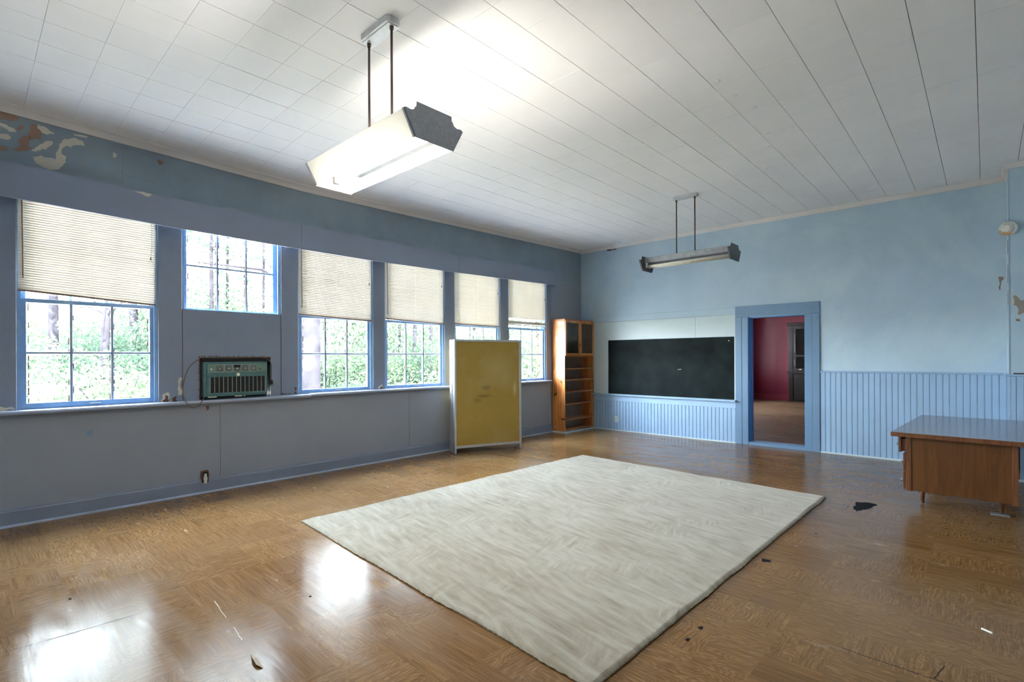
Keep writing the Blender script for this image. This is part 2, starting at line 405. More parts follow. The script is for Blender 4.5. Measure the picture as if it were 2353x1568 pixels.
# ------------------------------------------------------------------ room dimensions
XR, YB = 7.40, -9.60          # right wall, back wall
CROWN = [(-9.6, 3.440), (-8.2, 3.423), (-7.33, 3.400), (-5.65, 3.360), (-3.68, 3.385), (-1.8, 3.425), (0.0, 3.458)]
def crown_z(y): return float(np.interp(y, [c[0] for c in CROWN], [c[1] for c in CROWN]))
def ceil_z(x, y):
    s = 3.505 - (crown_z(y) + 0.052)
    return 3.505 - s * max(0.0, 1 - x / 2.2) ** 2

# ------------------------------------------------------------------ walls
fl = MB().box(0, XR, YB, 0, -0.12, 0.0); struct('floor', fl, M_floor)
wl = MB()
wl.box(-0.115, 0, YB, 0, -0.12, WZ0)                     # below the windows
up = MB().box(-0.115, 0, YB, 0, WZ1, 3.75)
edges = [YB] + [e for w_ in WIN for e in w_] + [0.0]
for i in range(0, len(edges), 2): wl.box(-0.115, 0, edges[i], edges[i + 1], WZ0, WZ1)
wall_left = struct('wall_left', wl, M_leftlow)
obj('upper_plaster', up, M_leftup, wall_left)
# plasterboard seams of the lower wall
for y in (-6.569, -4.16): obj('panel_seam', B(-0.001, 0.0012, y - 0.0015, y + 0.0015, 0.15, 0.92), M_plug, wall_left)
# mullion boards between the windows
for i in range(7):
    a = -8.36 if i == 0 else WIN[i - 1][1] + 0.004
    b_ = WIN[i][0] - 0.004 if i < 6 else -0.972
    obj('mullion_board', B(0.0, 0.012, a, b_, WZ0 + 0.005, 2.80, b=0.002), M_mull, wall_left)

wf = MB()
DX0, DX1, DZ = 3.185, 3.985, 2.005
wf.box(-0.25, DX0, 0, 0.17, -0.12, 3.75); wf.box(DX1, XR + .2, 0, 0.17, -0.12, 3.75); wf.box(DX0, DX1, 0, 0.17, DZ, 3.75); wf.box(DX0, DX1, 0, 0.17, -0.12, 0)
wall_far = struct('wall_far', wf, M_farwall)
wall_right = struct('wall_right', B(XR, XR + 0.2, YB, 0, -0.12, 3.75), M_farwall)
wall_back = struct('wall_back', B(-0.25, XR + 0.2, YB - 0.2, YB, -0.12, 3.75), M_farwall)
CX, CY = 6.108, -0.53
chim = struct('wall_chimney', B(CX, 7.30, CY, 0.0, 0, 3.62), M_farwall)

# ------------------------------------------------------------------ ceiling with fibre tiles
cg = MB(); nx, ny = 24, 32
for j in range(ny + 1):
    for i in range(nx + 1):
        x = -0.1 + (XR + 0.2) * i / nx; y = YB - 0.1 + (0.2 - YB) * j / ny
        cg.v.append((x, y, ceil_z(max(x, 0), min(y, 0)) + 0.013))
for j in range(ny):
    for i in range(nx):
        a = j * (nx + 1) + i; cg.f.append((a, a + 1, a + nx + 2, a + nx + 1))
ceiling = struct('ceiling', cg, M_gap)
roof = struct('roof', B(-0.6, XR + 0.6, YB - 0.6, 10.6, 3.78, 3.95), M_ext)  # unseen slab added to block the sun above the rooms
T = 0.305; GX, GY = 0.0038, 0.0013
def tile_mesh(k):
    a, b_ = T / 2 - GX / 2, T / 2 - GY / 2; c = 0.0008
    mb = MB()
    mb.add([(-a, -b_, 0.012), (a, -b_, 0.012), (a, b_, 0.012), (-a, b_, 0.012), (-a, -b_, c), (a, -b_, c), (a, b_, c), (-a, b_, c),
            (-a + c, -b_ + c, 0), (a - c, -b_ + c, 0), (a - c, b_ - c, 0), (-a + c, b_ - c, 0)],
           [(0, 1, 5, 4), (1, 2, 6, 5), (2, 3, 7, 6), (3, 0, 4, 7), (4, 5, 9, 8), (5, 6, 10, 9), (6, 7, 11, 10), (7, 4, 8, 11), (8, 9, 10, 11), (3, 2, 1, 0)])
    return mb.mesh('ceiling_tile', M_tile)
tm = tile_mesh(0)
def project(p):
    d = Vector(p) - CAM; c, s = math.cos(-YAW), math.sin(-YAW)
    x, y = c * d.x - s * d.y, s * d.x + c * d.y
    if y < 0.1: return None
    return (2353 / 2 + FPX * x / y, 822.83 - FPX * d.z / y, y)
tiles = []
X0, Y0 = 0.088, -8.065
for i in range(-1, 25):
    for j in range(-6, 27):
        x0, y0 = X0 + i * T, Y0 + j * T; cx, cy = x0 + T / 2, y0 + T / 2
        if cx - T / 2 < -0.3 or cx > XR + 0.1 or cy < YB - 0.1 or cy > 0.15: continue
        if cx > CX + 0.12 and cy > CY + 0.1: continue
        z = ceil_z(max(cx, 0), min(cy, 0)); q = project((cx, cy, z)); ar = 0
        if q and -60 < q[0] < 2413 and -60 < q[1] < 1600: ar = 1 / q[2] ** 3
        tiles.append((ar, cx, cy, z))
tiles.sort(reverse=True)
rest = MB()
for k, (ar, cx, cy, z) in enumerate(tiles):
    dz = random.uniform(-0.0006, 0.0006)
    gx = (ceil_z(cx + 0.1, cy) - ceil_z(max(cx - 0.1, 0), cy)) / 0.2 if cx > 0.1 else 0; gy = (ceil_z(max(cx, 0), min(cy + .1, 0)) - ceil_z(max(cx, 0), cy - .1)) / 0.2
    rx = gy + random.uniform(-.0016, .0016); ry = -gx + random.uniform(-.0016, .0016)
    if k < 300 and ar > 0:
        o = link('ceiling_tile', tm, ceiling, (cx, cy, z + dz)); o.rotation_euler = (rx, ry, 0)
    else:
        M = Matrix.Translation((cx, cy, z + dz)) @ Matrix.Rotation(ry, 4, 'Y') @ Matrix.Rotation(rx, 4, 'X')
        rest.add([M @ v.co for v in tm.vertices], [tuple(p.vertices) for p in tm.polygons])
o = obj('distant_ceiling_tiles', rest, M_tile, ceiling); o['kind'] = 'stuff'
for x, y, r in ((4.423, -4.461, .016), (4.443, -4.137, .015), (4.495, -3.831, .014), (4.42, -3.207, .015), (4.333, -2.877, .013), (5.87, -2.1, .012), (5.87, -1.55, .012)):
    obj('caulk_blob', MB().lathe([(0.001, -0.008), (r * .6, -0.007), (r, -0.002), (r * 1.2, 0.002)], (x, y, ceil_z(x, y)), n=10), M_tile, ceiling, True)

# crown mouldings
def sweep(mb, path, prof):
    """prof: list of (out, z); path: list of (base xyz, out-vector)"""
    n = len(prof); o = len(mb.v)
    for (b0, ov) in path:
        for (a, z) in prof: mb.v.append((b0[0] + ov[0] * a, b0[1] + ov[1] * a, b0[2] + z))
    for i in range(len(path) - 1):
        for k in range(n):
            a = o + i * n + k; b2 = o + i * n + (k + 1) % n
            mb.f.append((a, a + n, b2 + n, b2))
    mb.f.append(tuple(o + k for k in range(n))); mb.f.append(tuple(o + (len(path) - 1) * n + k for k in range(n))[::-1])
    return mb
CP = [(0, 0), (0.016, 0.0), (0.022, 0.012), (0.045, 0.040), (0.060, 0.050), (0.060, 0.075), (0, 0.075)]
struct('trim_1', sweep(MB(), [((0, y, z), (1, 0)) for y, z in CROWN], CP), M_crown)
ZF = 3.446
CP2 = [(0, 0), (0.018, 0.0), (0.024, 0.012), (0.040, 0.042), (0.046, 0.056), (0.046, 0.075), (0, 0.075)]
path = [((0.0, 0, ZF), (0, -1)), ((CX, 0, ZF), (-1, -1)), ((CX, CY, ZF), (-1, -1)), ((7.3, CY, ZF), (0, -1))]
struct('trim_2', sweep(MB(), path, CP2), M_crown)

# baseboard left, quarter rounds
bb = MB().prism([(0, 0), (0.020, 0), (0.020, 0.122), (0.014, 0.130), (0.012, 0.146), (0, 0.148)], 'y', YB, -0.96)
struct('baseboard_left', bb, M_base)
struct('trim_3', MB().prism([(0.020, 0), (0.034, 0), (0.032, 0.010), (0.026, 0.016), (0.020, 0.017)], 'y', YB, -0.96), M_sill)
struct('trim_4', B(0, 0.012, -1.035, -1.0, 0.15, 0.925), M_sill)
struct('baseboard_far', MB().box(0.31, 2.995, -0.026, -0.012, 0, 0.018).box(4.175, CX, -0.026, -0.012, 0, 0.020).box(CX, 7.3, CY - 0.026, CY - 0.012, 0, 0.02), M_board)

# ------------------------------------------------------------------ sill, valance
sill = MB()
sp_ = [(-0.02, 0.925), (0.066, 0.925), (0.078, 0.930), (0.084, 0.943), (0.078, 0.956), (0.066, 0.960), (-0.02, 0.960)]
s1 = struct('window_sill', MB().prism(sp_, 'y', YB, -5.615), M_sill)
s2 = obj('sill_board', MB().prism([(a, z + 0.009) for a, z in sp_], 'y', -5.605, -1.03), M_sill, s1)
obj('sill_apron', B(0.0, 0.012, YB, -1.03, 0.905, 0.925), M_leftlow, s1)
VB = [(-9.6, 2.70), (-8.2, 2.706), (-7.13, 2.671), (-6.0, 2.653), (-5.74, 2.651), (-4.78, 2.646), (-3.34, 2.664), (-0.92, 2.717)]
VT = [(-9.6, 3.00), (-8.2, 2.988), (-7.13, 2.958), (-6.0, 2.940), (-5.74, 2.935), (-4.78, 2.928), (-3.34, 2.927), (-0.92, 2.983)]
vb = lambda y: float(np.interp(y, [p[0] for p in VB], [p[1] for p in VB]))
vt = lambda y: float(np.interp(y, [p[0] for p in VT], [p[1] for p in VT]))
val_ = empty('trim_5'); val_['kind'] = 'structure'
for a, b_ in ((-9.6, -5.7425), (-5.7375, -3.3425), (-3.3375, -0.92)):
    ys = [a] + [p[0] for p in VB if a + .05 < p[0] < b_ - .05] + [b_]
    mb = MB(); o0 = 0
    for y in ys: mb.v += [(0.102, y, vb(y)), (0.121, y, vb(y)), (0.121, y, vt(y)), (0.102, y, vt(y))]
    for i in range(len(ys) - 1):
        for k in range(4):
            q, r = i * 4 + k, i * 4 + (k + 1) % 4; mb.f.append((q, r, r + 4, q + 4))
    mb.f.append((0, 3, 2, 1)); e = (len(ys) - 1) * 4; mb.f.append((e, e + 1, e + 2, e + 3))
    obj('valance_board', mb, M_val, val_)
mb = MB()
ys = [p[0] for p in VT]
for y in ys: mb.v += [(0.0, y, vt(y) - 0.016), (0.102, y, vt(y) - 0.016), (0.102, y, vt(y)), (0.0, y, vt(y))]
for i in range(len(ys) - 1):
    for k in range(4):
        q, r = i * 4 + k, i * 4 + (k + 1) % 4; mb.f.append((q, r, r + 4, q + 4))
obj('valance_top', mb, M_val, val_)
obj('valance_end', B(0.0, 0.121, -0.92, -0.903, 2.717, 2.984), M_val, val_)

# ------------------------------------------------------------------ windows
def sash(parent, name, y0, y1, z0, z1, x0, x1, rail_b=0.04, rail_t=0.035, st=0.045):
    s_ = obj(name, MB().box(x0, x1, y0, y0 + st, z0, z1, b=0.002).box(x0, x1, y1 - st, y1, z0, z1, b=0.002)
             .box(x0, x1, y0 + st, y1 - st, z0, z0 + rail_b, b=0.002).box(x0, x1, y0 + st, y1 - st, z1 - rail_t, z1, b=0.002), M_sash, parent)
    a, b_ = y0 + st, y1 - st; c, d = z0 + rail_b, z1 - rail_t; xm = (x0 + x1) / 2
    for i in (1, 2):
        y = a + (b_ - a) * i / 3
        obj('muntin', MB().prism([(x0 + .006, y - .009), (x0 + .006, y + .009), (xm, y + .013), (x1 - .002, y + .009), (x1 - .002, y - .009), (xm, y - .013)], 'z', c, d), M_munt, s_)
    zm = (c + d) / 2
    obj('muntin', MB().prism([(x0 + .006, zm - .008), (x0 + .006, zm + .008), (xm, zm + .012), (x1 - .003, zm + .008), (x1 - .003, zm - .008), (xm, zm - .012)], 'y', a, b_), M_munt, s_)
    for i in range(3):
        for (p, q) in ((c, zm), (zm, d)):
            ya, yb_ = a + (b_ - a) * i / 3, a + (b_ - a) * (i + 1) / 3
            obj('pane', B(xm - .002, xm + .001, ya + .003, yb_ - .003, p + .003, q - .003), M_glass, s_)
            # weathered putty line round the pane
            pt = MB(); xx = xm + 0.001
            for (u0, u1, w0, w1) in ((ya + .010, ya + .018, p, q), (yb_ - .018, yb_ - .010, p, q)):
                n_ = 6
                for k in range(n_):
                    if random.random() < 0.55:
                        za, zb_ = w0 + (w1 - w0) * k / n_, w0 + (w1 - w0) * (k + random.uniform(.5, 1)) / n_
                        pt.box(xx, xx + .003, u0 + random.uniform(-.001, .002), u1 + random.uniform(-.003, .002), za, zb_)
            if pt.v: obj('putty', pt, M_rot, s_)
    return s_
for i, (y0, y1) in enumerate(WIN):
    w_ = empty('window_%d' % (i + 1)); w_['kind'] = 'structure'
    obj('jamb', MB().box(-0.112, 0.0, y0, y0 + 0.012, WZ0, WZ1).box(-0.112, 0.0, y1 - 0.012, y1, WZ0, WZ1)
        .box(-0.112, 0.0, y0 + .012, y1 - .012, WZ1 - 0.02, WZ1).box(-0.112, -0.02, y0 + .012, y1 - .012, WZ0, WZ0 + 0.012)
        .box(-0.022, -0.006, y0 + .012, y0 + .022, WZ0 + .01, WZ1 - .02).box(-0.022, -0.006, y1 - .026, y1 - .012, WZ0 + .01, WZ1 - .02), M_sash, w_)
    ya, yb_ = y0 + 0.013, y1 - 0.013
    up_z = 1.868
    sash(w_, 'upper_sash', ya, yb_, up_z, WZ1 - 0.02, -0.100, -0.066)
    if i != 1:
        s_ = sash(w_, 'lower_sash', ya, yb_, WZ0 + 0.012, 1.905, -0.062, -0.026, rail_b=0.045)
        yc = (ya + yb_) / 2 + .02
        obj('sash_lift', MB().box(-0.026, -0.014, yc - .04, yc + .04, WZ0 + .030, WZ0 + .036).box(-0.026, -0.010, yc - .04, yc + .04, WZ0 + .030, WZ0 + .033), M_white, s_)
        obj('sash_lock', MB().lathe([(.014, 0), (.014, .008), (.006, .012)], (-0.045, yc, 1.905), n=10), M_rod, s_)
# plywood infill below window 2, with the hole for the air conditioner
HY0, HY1, HZ1 = -6.762, -6.050, 1.400
y0, y1 = WIN[1]
ply = tag(MB and obj('plywood_infill', MB().box(-0.012, 0.006, y0 + .002, HY0, WZ0 + .004, 1.888).box(-0.012, 0.006, HY1, y1 - .002, WZ0 + .004, 1.888).box(-0.012, 0.006, HY0, HY1, HZ1, 1.888), M_mull),
          'blue painted plywood sheet filling the window opening around the air conditioner', 'panel')
obj('crack', B(0.0055, 0.0068, y0 - .001, y0 + .003, WZ0 + .01, 1.88), M_rot, ply)
obj('crack', B(0.0055, 0.0068, y1 - .003, y1 + .001, WZ0 + .01, 1.88), M_rot, ply)
# chewed edge of the hole
ed = MB(); y = HY0
while y < HY1:
    w2 = random.uniform(.006, .02); ed.prism([(y, HZ1 - .004), (y + w2, HZ1 - .004), (y + w2 * random.uniform(.2, .8), HZ1 + random.uniform(.006, .026))], 'x', 0.006, 0.010) if False else \
        ed.add([(0.0075, y, HZ1 - .006), (0.0075, y + w2, HZ1 - .006), (0.0075, y + w2 * random.uniform(.2, .8), HZ1 + random.uniform(.003, .024))], [(0, 1, 2)]); y += w2 * 0.8
z = WZ0
while z < HZ1:
    w2 = random.uniform(.01, .03); ed.add([(0.0075, HY0 + .005, z), (0.0075, HY0 + .005, z + w2), (0.0075, HY0 - random.uniform(.002, .016), z + w2 * .5)], [(0, 1, 2)]); z += w2 * .8
obj('splintered_edge', ed, M_rot, ply)
obj('cut_lining', MB().box(-0.25, -0.012, HY0 - .02, HY0, WZ0 + .012, HZ1 + .02).box(-0.25, -0.012, HY1, HY1 + .02, WZ0 + .012, HZ1 + .02).box(-0.25, -0.012, HY0, HY1, HZ1, HZ1 + .02)
    .box(-0.25, -0.23, HY0, HY1, WZ0 + .02, HZ1), M_dark, ply)
# drips on window 2
dr = MB()
for (yy, l_) in ((-6.83, .05), (-6.81, .035), (-6.80, .045), (-6.545, .14), (-6.53, .22), (-6.60, .07), (-6.34, .03), (-6.30, .06), (-6.24, .03)):
    dr.box(-0.0795, -0.078, yy - .0016, yy + .0016, 2.305 - l_, 2.305)
obj('dark_drips', dr, M_plug, bpy.data.objects['window_2'])

# ------------------------------------------------------------------ blinds
BL = [(0, 1.962, 1.902, 'leftmost mini blind, bottom rail sagging to the right over the large window', 2.065, 'drip'),
      (2, 1.900, 1.866, 'cream mini blind on the first window right of the air conditioner, wand at left', 1.98, ''),
      (3, 1.912, 1.882, 'cream mini blind on the second window right of the air conditioner', 1.973, ''),
      (4, 1.897, 1.893, 'cream mini blind above the middle of the yellow folding divider', 0, ''),
      (5, 1.945, 1.938, 'mini blind nearest the corner bookcase, with bunched and broken bottom slats', 0, 'broken')]
PIT = 0.0205
def slat_mesh(wd):
    mb = MB(); n = 4; W2 = 0.0125
    for k in range(n + 1):
        a = -W2 + 2 * W2 * k / n; c = 0.0022 * (1 - (a / W2) ** 2)
        for y in (-wd / 2, wd / 2): mb.v.append((c, y, a))
    mb.f = [(2 * k, 2 * k + 1, 2 * k + 3, 2 * k + 2) for k in range(n)]
    return mb.mesh('slat', M_slat, True)
for (wi, zl, zr, lab, wand, kind) in BL:
    y0, y1 = WIN[wi]; y0 += 0.006; y1 -= 0.016; wd = y1 - y0; yc = (y0 + y1) / 2; top = 2.79
    bl = thing('mini_blind', lab, 'blind', (0.0, yc, top), group='mini blinds on the windows')
    obj('head_rail', B(-0.012, 0.016, -wd / 2, wd / 2, -0.01, 0.02), M_white, bl)
    me = slat_mesh(wd); H = top - (zl + zr) / 2 - 0.02; n = int(H / PIT)
    bunch = 0
    for k in range(n):
        t_ = (k + 0.7) / n
        dl, dr_ = (top - zl - 0.02) * t_, (top - zr - 0.02) * t_
        if kind == 'broken' and k > n - 6: dl = dr_ = (top - zl - 0.02) * (1 - (n - k) * 0.010)
        o = link('slat', me, bl, (0.001 + random.uniform(-.0006, .0006), random.uniform(-.001, .001), -(dl + dr_) / 2))
        o.rotation_euler = ((dl - dr_) / wd + random.uniform(-.0006, .0006), math.radians(17) + random.uniform(-.03, .03), 0)
    rz = -(top - (zl + zr) / 2) + .006
    ang = (zr - zl) / wd
    r_ = obj('bottom_rail', MB().box(-0.006, 0.016, -wd / 2, wd / 2, -0.008, 0.008, b=.002), M_brail if kind != 'broken' else M_white, bl); r_.location = (0, 0, rz); r_.rotation_euler = (ang, 0, 0)
    for fy in (-.40, 0.0, .40):
        obj('ladder_cord', B(0.0105, 0.0120, fy * wd - .0008, fy * wd + .0008, rz - fy * wd * -ang, -0.01), M_knob, bl)
    if wand:
        obj('tilt_wand', MB().cyl((0.022, -wd / 2 + .025, -.01), (0.024, -wd / 2 + .030, wand - top), .0042, n=6), M_brail, bl)
    cz = -0.42 if wi in (0, 2) else -0.33
    obj('pull_cord', MB().tube([(0.02, wd / 2 - .035, -.01), (0.021, wd / 2 - .033, cz + .1), (0.02, wd / 2 - .04, cz)], .0012, 5)
        .lathe([(.002, .03), (.006, .015), (.007, 0), (.003, -.004)], (0.02, wd / 2 - .04, cz - .03), n=8), M_brail, bl)
    if kind == 'broken':
        o = link('broken_slat', me, bl, (0.02, wd / 2 - .05, rz - .07)); o.scale = (1, .16, 1); o.rotation_euler = (-1.15, .2, 0)
        o = link('broken_slat', me, bl, (0.025, wd / 2 - .055, rz - .06)); o.scale = (1, .13, .7); o.rotation_euler = (-.95, .2, 0)

# ------------------------------------------------------------------ peeled paint and marks on the left wall
def patch(poly, mat, parent, name, X=0.0006, axis='x', jit=0.004, th=0.0012, sub=3):
    pts = list(poly); amp = jit * 2.2
    for it in range(3):
        q = []
        for i in range(len(pts)):
            a, b_ = pts[i], pts[(i + 1) % len(pts)]; ln = math.hypot(b_[0] - a[0], b_[1] - a[1]); am = min(amp, ln * .28)
            q += [a, ((a[0] + b_[0]) / 2 + random.uniform(-am, am), (a[1] + b_[1]) / 2 + random.uniform(-am, am))]
        pts = q; amp *= .6
    if axis == 'x': mb = MB().prism(pts, 'x', X - .001, X + th)
    else: mb = MB().prism(pts, 'y', X + .001, X - th)
    return obj(name, mb, mat, parent)
cream = [
[(-8.007,3.104),(-7.962,3.129),(-7.928,3.116),(-7.859,3.123),(-7.85,3.196),(-7.833,3.271),(-7.806,3.32),(-7.734,3.354),(-7.68,3.341),(-7.666,3.304),(-7.707,3.297),(-7.753,3.266),(-7.788,3.267),(-7.815,3.229),(-7.82,3.181),(-7.793,3.177),(-7.793,3.119),(-7.833,3.049),(-7.894,3.027),(-7.945,3.036),(-7.991,3.058)],
[(-8.26,3.344),(-8.156,3.321),(-8.124,3.309),(-8.108,3.275),(-8.148,3.274),(-8.179,3.297),(-8.26,3.305)],
[(-7.977,3.391),(-7.927,3.385),(-7.867,3.341),(-7.919,3.319),(-7.969,3.331),(-7.982,3.361)],
[(-8.003,3.173),(-7.961,3.22),(-7.936,3.251),(-7.876,3.275),(-7.885,3.243),(-7.919,3.198),(-7.961,3.174),(-8.011,3.154)],
[(-8.26,3.212),(-8.164,3.247),(-8.14,3.232),(-8.148,3.208),(-8.26,3.191)],
[(-7.748,3.385),(-7.698,3.395),(-7.642,3.389),(-7.68,3.377),(-7.734,3.372)],
[(-7.461,3.304),(-7.431,3.288),(-7.441,3.26),(-7.461,3.26)]]
brown = [
[(-8.26,3.409),(-8.14,3.42),(-8.096,3.408),(-8.092,3.387),(-8.14,3.365),(-8.187,3.366),(-8.26,3.371)],
[(-8.015,3.379),(-7.986,3.394),(-7.969,3.354),(-7.953,3.314),(-7.961,3.266),(-8.011,3.25),(-8.027,3.279),(-8.023,3.325)],
[(-8.101,3.222),(-8.06,3.269),(-8.019,3.27),(-8.032,3.221),(-8.036,3.186),(-8.007,3.172),(-8.044,3.144),(-8.109,3.125),(-8.141,3.127),(-8.101,3.156),(-8.085,3.183)],
[(-8.26,3.147),(-8.164,3.142),(-8.156,3.117),(-8.26,3.098)],
[(-8.104,3.321),(-8.068,3.361),(-8.06,3.325),(-8.092,3.297)],
[(-7.118,3.326),(-7.085,3.329),(-7.057,3.31),(-7.096,3.286)]]
for p in cream: patch(p, M_cream, wall_left, 'peeled_patch', 0.0006)
for p in brown: patch(p, M_plaster, wall_left, 'bare_plaster_patch', 0.0012)
patch([(-7.333,2.952),(-7.272,2.938),(-7.22,2.919),(-7.183,2.948),(-7.251,2.956)], M_cream, val_, 'peeled_patch', 0.1212, jit=.002)
for p in ([(-7.063,1.03),(-7.042,1.021),(-7.028,0.965),(-7.091,0.965)], [(-6.992,1.001),(-6.964,1.008),(-6.964,0.965),(-7.0,0.965)],
          [(-5.92,0.99),(-5.88,0.975),(-5.82,0.972),(-5.92,0.970)], [(-5.783,1.046),(-5.758,1.045),(-5.756,0.972),(-5.784,0.972)], [(-4.60,1.02),(-4.585,.972),(-4.64,.972)]):
    patch(p, M_rot, wall_left, 'rotted_patch', 0.0126, jit=.006)
for p in ([(-6.945,1.207),(-6.918,1.19),(-6.920,1.023),(-6.947,1.024),(-6.950,1.12)], [(-4.66,1.01),(-4.60,1.03),(-4.60,.98),(-4.67,.98)], [(-7.08,1.04),(-7.03,1.05),(-7.02,.97),(-7.10,.97)], [(-8.22,.99),(-8.13,.985),(-8.12,.97),(-8.24,.97)]):
    patch(p, M_cream, wall_left, 'peeled_patch', 0.0122, jit=.008)
patch([(-6.704,0.898),(-6.674,0.896),(-6.681,0.853),(-6.697,0.854)], M_rot, wall_left, 'rotted_patch', 0.0006, jit=.003)
patch([(-7.666,0.735),(-7.637,0.739),(-7.62,0.768),(-7.617,0.692),(-7.666,0.69)], plain('grey_paint_mark', (0.20, 0.27, 0.36), .5), wall_left, 'paint_mark', 0.0006, jit=.002)
def crack(pts, w_=0.0018, X=0.0008, parent=wall_left, mat=M_plug):
    mb = MB(); q = []
    for i in range(len(pts) - 1):
        for k in range(5):
            t_ = k / 5; q.append((pts[i][0] + (pts[i + 1][0] - pts[i][0]) * t_ + random.uniform(-.004, .004), pts[i][1] + (pts[i + 1][1] - pts[i][1]) * t_ + random.uniform(-.003, .003)))
    q.append(pts[-1])
    for i, (y, z) in enumerate(q):
        w2 = w_ * random.uniform(.3, 1.1); mb.v += [(X, y - w2 / 2, z - w2 / 2), (X, y + w2 / 2, z + w2 / 2)]
    mb.f = [(2 * i, 2 * i + 1, 2 * i + 3, 2 * i + 2) for i in range(len(q) - 1)]
    return obj('crack', mb, mat, parent)
for p in ([(-7.391,3.318),(-7.389,3.156),(-7.397,3.029)], [(-6.627,3.066),(-6.608,3.029),(-6.621,2.984)], [(-7.371,3.111),(-7.31,3.108),(-7.258,3.102),(-7.184,3.108),(-7.124,3.097)],
          [(-3.783,3.088),(-3.648,3.047),(-3.509,3.051),(-3.39,3.116),(-3.341,3.161)], [(-4.37,3.074),(-4.311,3.051),(-4.25,3.078)], [(-7.47,3.375),(-7.3,3.37),(-7.1,3.33)], [(-2.3,3.0),(-2.25,3.2),(-2.28,3.36)]):
    crack(p)

# ------------------------------------------------------------------ far wall: boards, chalkboard, wainscot
lb = empty('trim_6'); lb['kind'] = 'structure'
obj('top_rail', B(0.30, 2.993, -0.020, 0, 2.060, 2.167, b=.002), M_farwall, lb)
obj('board', B(0.305, 2.335, -0.010, 0, 1.712, 2.059, b=.001), M_board, lb)
obj('board', B(2.338, 2.993, -0.010, 0, 1.712, 2.059, b=.001), M_board, lb)
obj('board', B(0.305, 0.628, -0.010, 0, 0.690, 1.709, b=.001), M_board, lb)
cb = tag(obj('chalkboard', B(0.634, 2.975, -0.010, 0, 0.694, 1.706, b=.001), M_black), 'long black chalkboard mounted on the far wall left of the doorway', 'chalkboard')
obj('edge_strip', MB().box(2.976, 2.993, -0.014, 0, 0.69, 1.709), M_board, cb)
obj('chalk_mark', MB().box(2.03, 2.036, -0.0112, -0.010, 1.155, 1.178).box(2.05, 2.056, -0.0112, -0.010, 1.16, 1.175).box(2.062, 2.085, -0.0112, -0.010, 1.168, 1.175).box(2.88, 2.895, -.0112, -.01, 1.635, 1.65), M_white, cb)
tr = tag(obj('chalk_tray', MB().prism([(0, 0.690), (-0.062, 0.684), (-0.066, 0.690), (-0.072, 0.686), (-0.072, 0.664), (0, 0.660)], 'x', 0.285, 3.006), M_bead), 'pale blue ledge shelf running below the black chalkboard', 'chalk tray')
obj('apron', B(0.30, 2.993, -0.016, 0, 0.556, 0.660, b=.002), M_bead, tr)
def bead_board(w_, z0, z1):
    c = 0.0042
    return MB().prism([(-w_ / 2, 0), (-w_ / 2, -0.006), (-w_ / 2 + c, -0.012), (w_ / 2 - c * 2.4, -0.012), (w_ / 2 - c * 1.7, -0.009), (w_ / 2 - c, -0.012), (w_ / 2, -0.006), (w_ / 2, 0)], 'z', z0, z1).mesh('bead_board', M_bead)
nb = 42; pw = (2.992 - 0.31) / nb; me1 = bead_board(pw - .0012, 0.012, 0.558)
for k in range(nb): link('bead_board', me1, wall_far, (0.31 + pw * (k + .5), random.uniform(-.0006, .0006), 0))
nb = 30; pw = (CX - 4.178) / nb; me2 = bead_board(pw - .0012, 0.012, 1.150)
for k in range(nb): link('bead_board', me2, wall_far, (4.178 + pw * (k + .5), random.uniform(-.0006, .0006), 0))
for k in range(12): link('bead_board', me2, chim, (CX + pw * (k + .5), CY + random.uniform(-.0006, .0006), 0))
cap = [(0, 1.150), (-0.016, 1.150), (-0.026, 1.158), (-0.026, 1.168), (-0.018, 1.176), (0, 1.178)]
cp = MB()
sweep(cp, [((4.175, 0, 0), (0, 1)), ((CX, 0, 0), (1, 1)), ((CX, CY, 0), (1, 1)), ((7.3, CY, 0), (0, 1))], cap)
struct('trim_7', cp, M_bead)
obj('corner_bead', MB().cyl((CX + .004, CY + .002, 1.18), (CX + .004, CY + .002, 3.44), 0.010, n=8), M_farwall, chim)
obj('corner_post', B(CX - .012, CX + .014, CY - .014, CY + .01, 0.01, 1.15), M_bead, chim)
patch([(6.037,2.314),(6.062,2.321),(6.087,2.313),(6.073,2.28),(6.062,2.252),(6.058,2.168),(6.044,2.169),(6.048,2.233),(6.041,2.274)], M_plaster, wall_far, 'bare_plaster_patch', -0.0006, 'y')
q1 = [(6.147,2.034),(6.166,2.05),(6.189,2.021),(6.209,1.983),(6.25,1.972),(6.26,1.871),(6.208,1.836),(6.182,1.838),(6.189,1.911),(6.15,1.946)]
cxp, czp = 6.195, 1.94
patch([(cxp + (a - cxp) * 1.16, czp + (b_ - czp) * 1.10) for a, b_ in q1], M_cream, chim, 'peeled_patch', CY - .0006, 'y')
patch(q1, paint('grey_plaster', (.30, .27, .24), .15, .8), chim, 'bare_plaster_patch', CY - .0014, 'y')
patch([(6.166,1.784),(6.201,1.782),(6.201,1.754),(6.169,1.76)], M_plaster, chim, 'bare_plaster_patch', CY - .0008, 'y', jit=.002)
obj('gap_crack', B(CX + .04, 7.2, CY - .003, CY, 1.178, 1.190), M_dark, chim)
obj('wall_crack', MB().box(CX - .004, CX + .001, CY - .009, CY - .002, 2.5, 2.66).box(CX - .004, CX + .0, CY - .009, CY - .002, 2.18, 2.40).box(CX - .003, CX + .0, CY - .009, CY - .002, 1.95, 2.1), M_plaster, chim)
# damp stain at the far left of the crown
patch([(0.62,3.444),(0.80,3.442),(0.83,3.425),(0.70,3.420),(0.60,3.430)], M_rot, wall_far, 'damp_stain', -0.0006, 'y', jit=.006)

